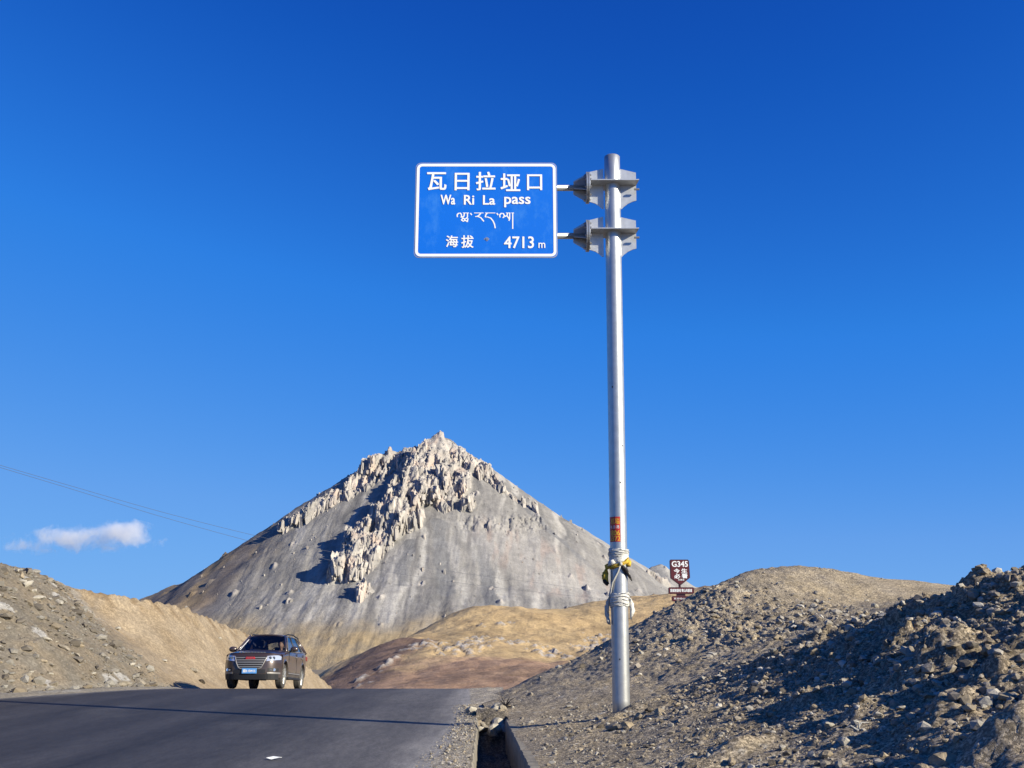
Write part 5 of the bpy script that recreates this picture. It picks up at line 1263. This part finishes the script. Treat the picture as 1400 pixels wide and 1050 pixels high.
while n < 150:                                            # loose stones, near bank and mound
    if rs.random() < .62:
        y = rs.uniform(9.0, 18.5); x = float(drain_r(y)) + .4 + 6.5 * rs.random() ** .75; s = .024 * math.exp(rs.expovariate(2.6)); near_b = True
    else:
        y = rs.uniform(20, 33.5); x = rs.uniform(1.0, 12); s = .05 * math.exp(rs.expovariate(2.8)); near_b = False
        if math.exp(-((x - 6) / 3.2) ** 2 - ((y - 26.5) / 5) ** 2) < .3: continue
    if abs(x / y) > .52 or s > .3: continue
    z = float(bank_z(x, y)); c = rs.choice(('grey', 'pale', 'tan', 'pale' if not near_b else 'dark'))
    place_stone('loose_stone', x, y, z + s * .25, s, c, *zone_label(c, s, x, y, near_b), rnd=rs); n += 1
n = 0
while n < 120:                                            # slabs and stones on the cut slope
    y = rs.uniform(24, 38.5); x = rs.uniform(-18, -11.4); s = .07 * math.exp(rs.expovariate(2.2))
    if y > np.interp(x, [-17, -11], [38.6, 34.2]) or x > np.interp(y, [24, 28, 34], [-14, -12.2, -11.3]) or s > .4: continue
    if y > 33 + 0 * x and rs.random() < .3: continue
    z = float(left_z(x, y)); c = rs.choice(('grey', 'pale', 'pale', 'grey', 'tan')); size = 'small' if s < .09 else 'middling' if s < .13 else 'large'; hgt = z - float(road_z(y)); band = 'near the foot' if hgt < .9 else 'halfway up' if hgt < 2.0 else 'near the top'
    place_stone('slope_stone', x, y, z + s * .12, s, c, f'{size} {CW[c]} angular stone {band} of the left cut slope', 'stone', f'{size} {CW[c]} stones {band} of the left slope', rnd=rs, sq=(1.2, .9, .6)); n += 1

def scatter(name, pts, sizes, tints, seed, label=None):
    """thousands of pebbles in one mesh: each a small angular lump"""
    g = np.random.default_rng(seed); bases = []
    for k in range(12):
        bm = bmesh.new(); bmesh.ops.create_icosphere(bm, subdivisions=1, radius=1); v = np.array([tuple(a.co) for a in bm.verts]); f = np.array([[q.index for q in p.verts] for p in bm.faces]); bm.free()
        for _ in range(4):
            d = g.normal(size=3); d /= np.linalg.norm(d); h = g.uniform(.35, .75); q = v @ d; v = v - np.where(q > h, q - h, 0)[:, None] * d
        bases.append(v * [g.uniform(.8, 1.35), g.uniform(.7, 1.1), g.uniform(.5, .85)])
    N = len(pts); k = g.integers(0, 12, N); V = np.array(bases)[k]
    a = g.uniform(0, 2 * math.pi, N); tl = g.normal(0, .3, N); ca, sa = np.cos(a)[:, None], np.sin(a)[:, None]; ct, st_ = np.cos(tl)[:, None], np.sin(tl)[:, None]
    y_, z_ = V[..., 1] * ct - V[..., 2] * st_, V[..., 1] * st_ + V[..., 2] * ct; x_ = V[..., 0]
    V = np.stack([x_ * ca - y_ * sa, x_ * sa + y_ * ca, z_], -1) * sizes[:, None, None] + np.asarray(pts)[:, None, :]
    F = (f[None] + (np.arange(N) * V.shape[1])[:, None, None]).reshape(-1, 3)
    return tag(np_mesh(name, V.reshape(-1, 3), F, M['stone'], col=np.repeat(tints, V.shape[1], 0), smooth=False, tri=True), kind='stuff')
g = RNG
pal = np.array([(.33, .285, .23), (.42, .38, .32), (.38, .31, .22), (.52, .48, .415), (.20, .17, .135)])
# near bank
N = 24000; y = 8.6 + 10.4 * g.random(N) ** .9; x = drain_r(y) + .16 + 6.8 * g.random(N) ** .85; keep = (np.abs(x / y) < .56) & (fbm(x / .9, y / .9, 301, 3) + g.normal(0, .25, N) > -.25); x, y = x[keep], y[keep]
s = .0065 * np.exp(g.exponential(.55, len(x))); s = np.minimum(s, .06) * (.8 + .75 * sstep(1.5, 5, x)); z = bank_z(x, y) + s * .2
scatter('gravel', np.stack([x, y, z], -1), s, pal[g.choice(5, len(x), p=[.34, .24, .24, .08, .10])] * g.uniform(.8, 1.15, (len(x), 1)), 1)
N = 9000; y = g.uniform(19, 35, N); x = -.6 + 14 * g.random(N); w = np.exp(-((x - 6.0) / 3.0) ** 2 - ((y - 26.5) / 4.6) ** 2) + .35 * fbm(x / 1.6, y / 2.6, 74); keep = (np.abs(x / y) < .5) & (w + g.normal(0, .2, N) > .42); x, y = x[keep], y[keep]
s = np.minimum(.017 * np.exp(g.exponential(.5, len(x))), .12); z = bank_z(x, y) + s * .2
scatter('scree', np.stack([x, y, z], -1), s, pal[g.choice(5, len(x), p=[.30, .32, .16, .14, .08])] * g.uniform(.85, 1.15, (len(x), 1)), 2)
# road shoulder
N = 3500; y = 9 + 14 * g.random(N); t = g.random(N) ** .6; x = drain_l(y) - .04 - (1 - t) * np.interp(y, [9, 12.8, 16, 19, 24], [.8, .75, .55, .4, .7]); s = np.minimum(.0048 * np.exp(g.exponential(.5, N)), .03)
scatter('roadside_gravel', np.stack([x, y, road_z(y) + .012 + .03 * t], -1), s, pal[g.choice(5, N, p=[.25, .35, .2, .15, .05])], 3)
# left slope
N = 9000; y = g.uniform(22, 40, N); x = g.uniform(-20, -10.9, N); lim = np.interp(x, [-17, -11], [38.6, 34.2]); w = fbm(x / 1.6, y / 2.2, 305, 4)
keep = (y < lim + g.normal(0, .5, N)) & (x < np.interp(y, [22, 25, 28, 34, 40], [-15.0, -12.9, -11.7, -10.8, -10.6])) & (w + g.normal(0, .25, N) > -.1); x, y = x[keep], y[keep]
s = np.minimum(.024 * np.exp(g.exponential(.55, len(x))), .2); z = left_z(x, y) + s * .15
scatter('slope_debris', np.stack([x, y, z], -1), s, pal[g.choice(5, len(x), p=[.32, .34, .14, .14, .06])] * .62, 4)

# ------------------------------------------------------------------ small things by the road
lp = P(374, 1041, 13.6); bm = bmesh.new()
pts = [(-.09, -.03), (-.02, -.05), (.08, -.03), (.10, .02), (.03, .05), (-.06, .04)]; A = [bm.verts.new((x, y_, .012 + rs.uniform(0, .03))) for x, y_ in pts]; c_ = bm.verts.new((0, 0, .045))
for i in range(6): bm.faces.new((A[i], A[(i + 1) % 6], c_))
pp = bobj('paper_scrap', bm, M['paper'], loc=(float(lp[0]), 13.6, 0.0)); pp.modifiers.new('thick', 'SOLIDIFY').thickness = .003
tag(pp, 'crumpled white paper scrap lying on the dark asphalt', 'litter')
def twig(name, u, v, label, n, ln, mat, seed, cat='plant'):
    r_ = random.Random(seed); q = ray_bank(u, v); bm = bmesh.new()
    for i in range(n):
        a = r_.uniform(0, 6.28); e = r_.uniform(.15, 1.2); l = ln * r_.uniform(.5, 1); p0 = Vector((r_.uniform(-.03, .03), r_.uniform(-.03, .03), 0)); d = Vector((math.cos(a) * math.cos(e), math.sin(a) * math.cos(e), math.sin(e)))
        bm_tube(bm, [p0, p0 + d * l * .5 + Vector((r_.uniform(-.02, .02), 0, .02)), p0 + d * l + Vector((0, 0, -.03))], [.009, .007, .003], 5)
    tag(bobj(name, bm, mat, loc=(q[0], q[1], float(bank_z(q[0], q[1])) + .01)), label, cat)
twig('dead_plant', 692, 968, 'dark withered tuft of stems in the rubble at the drain end', 26, .28, M['dark_cloth'], 1)
twig('dry_twig', 1172, 1000, 'pale dry twig lying among the pale stones low on the bank', 3, .17, M['rope'], 5, 'twig')
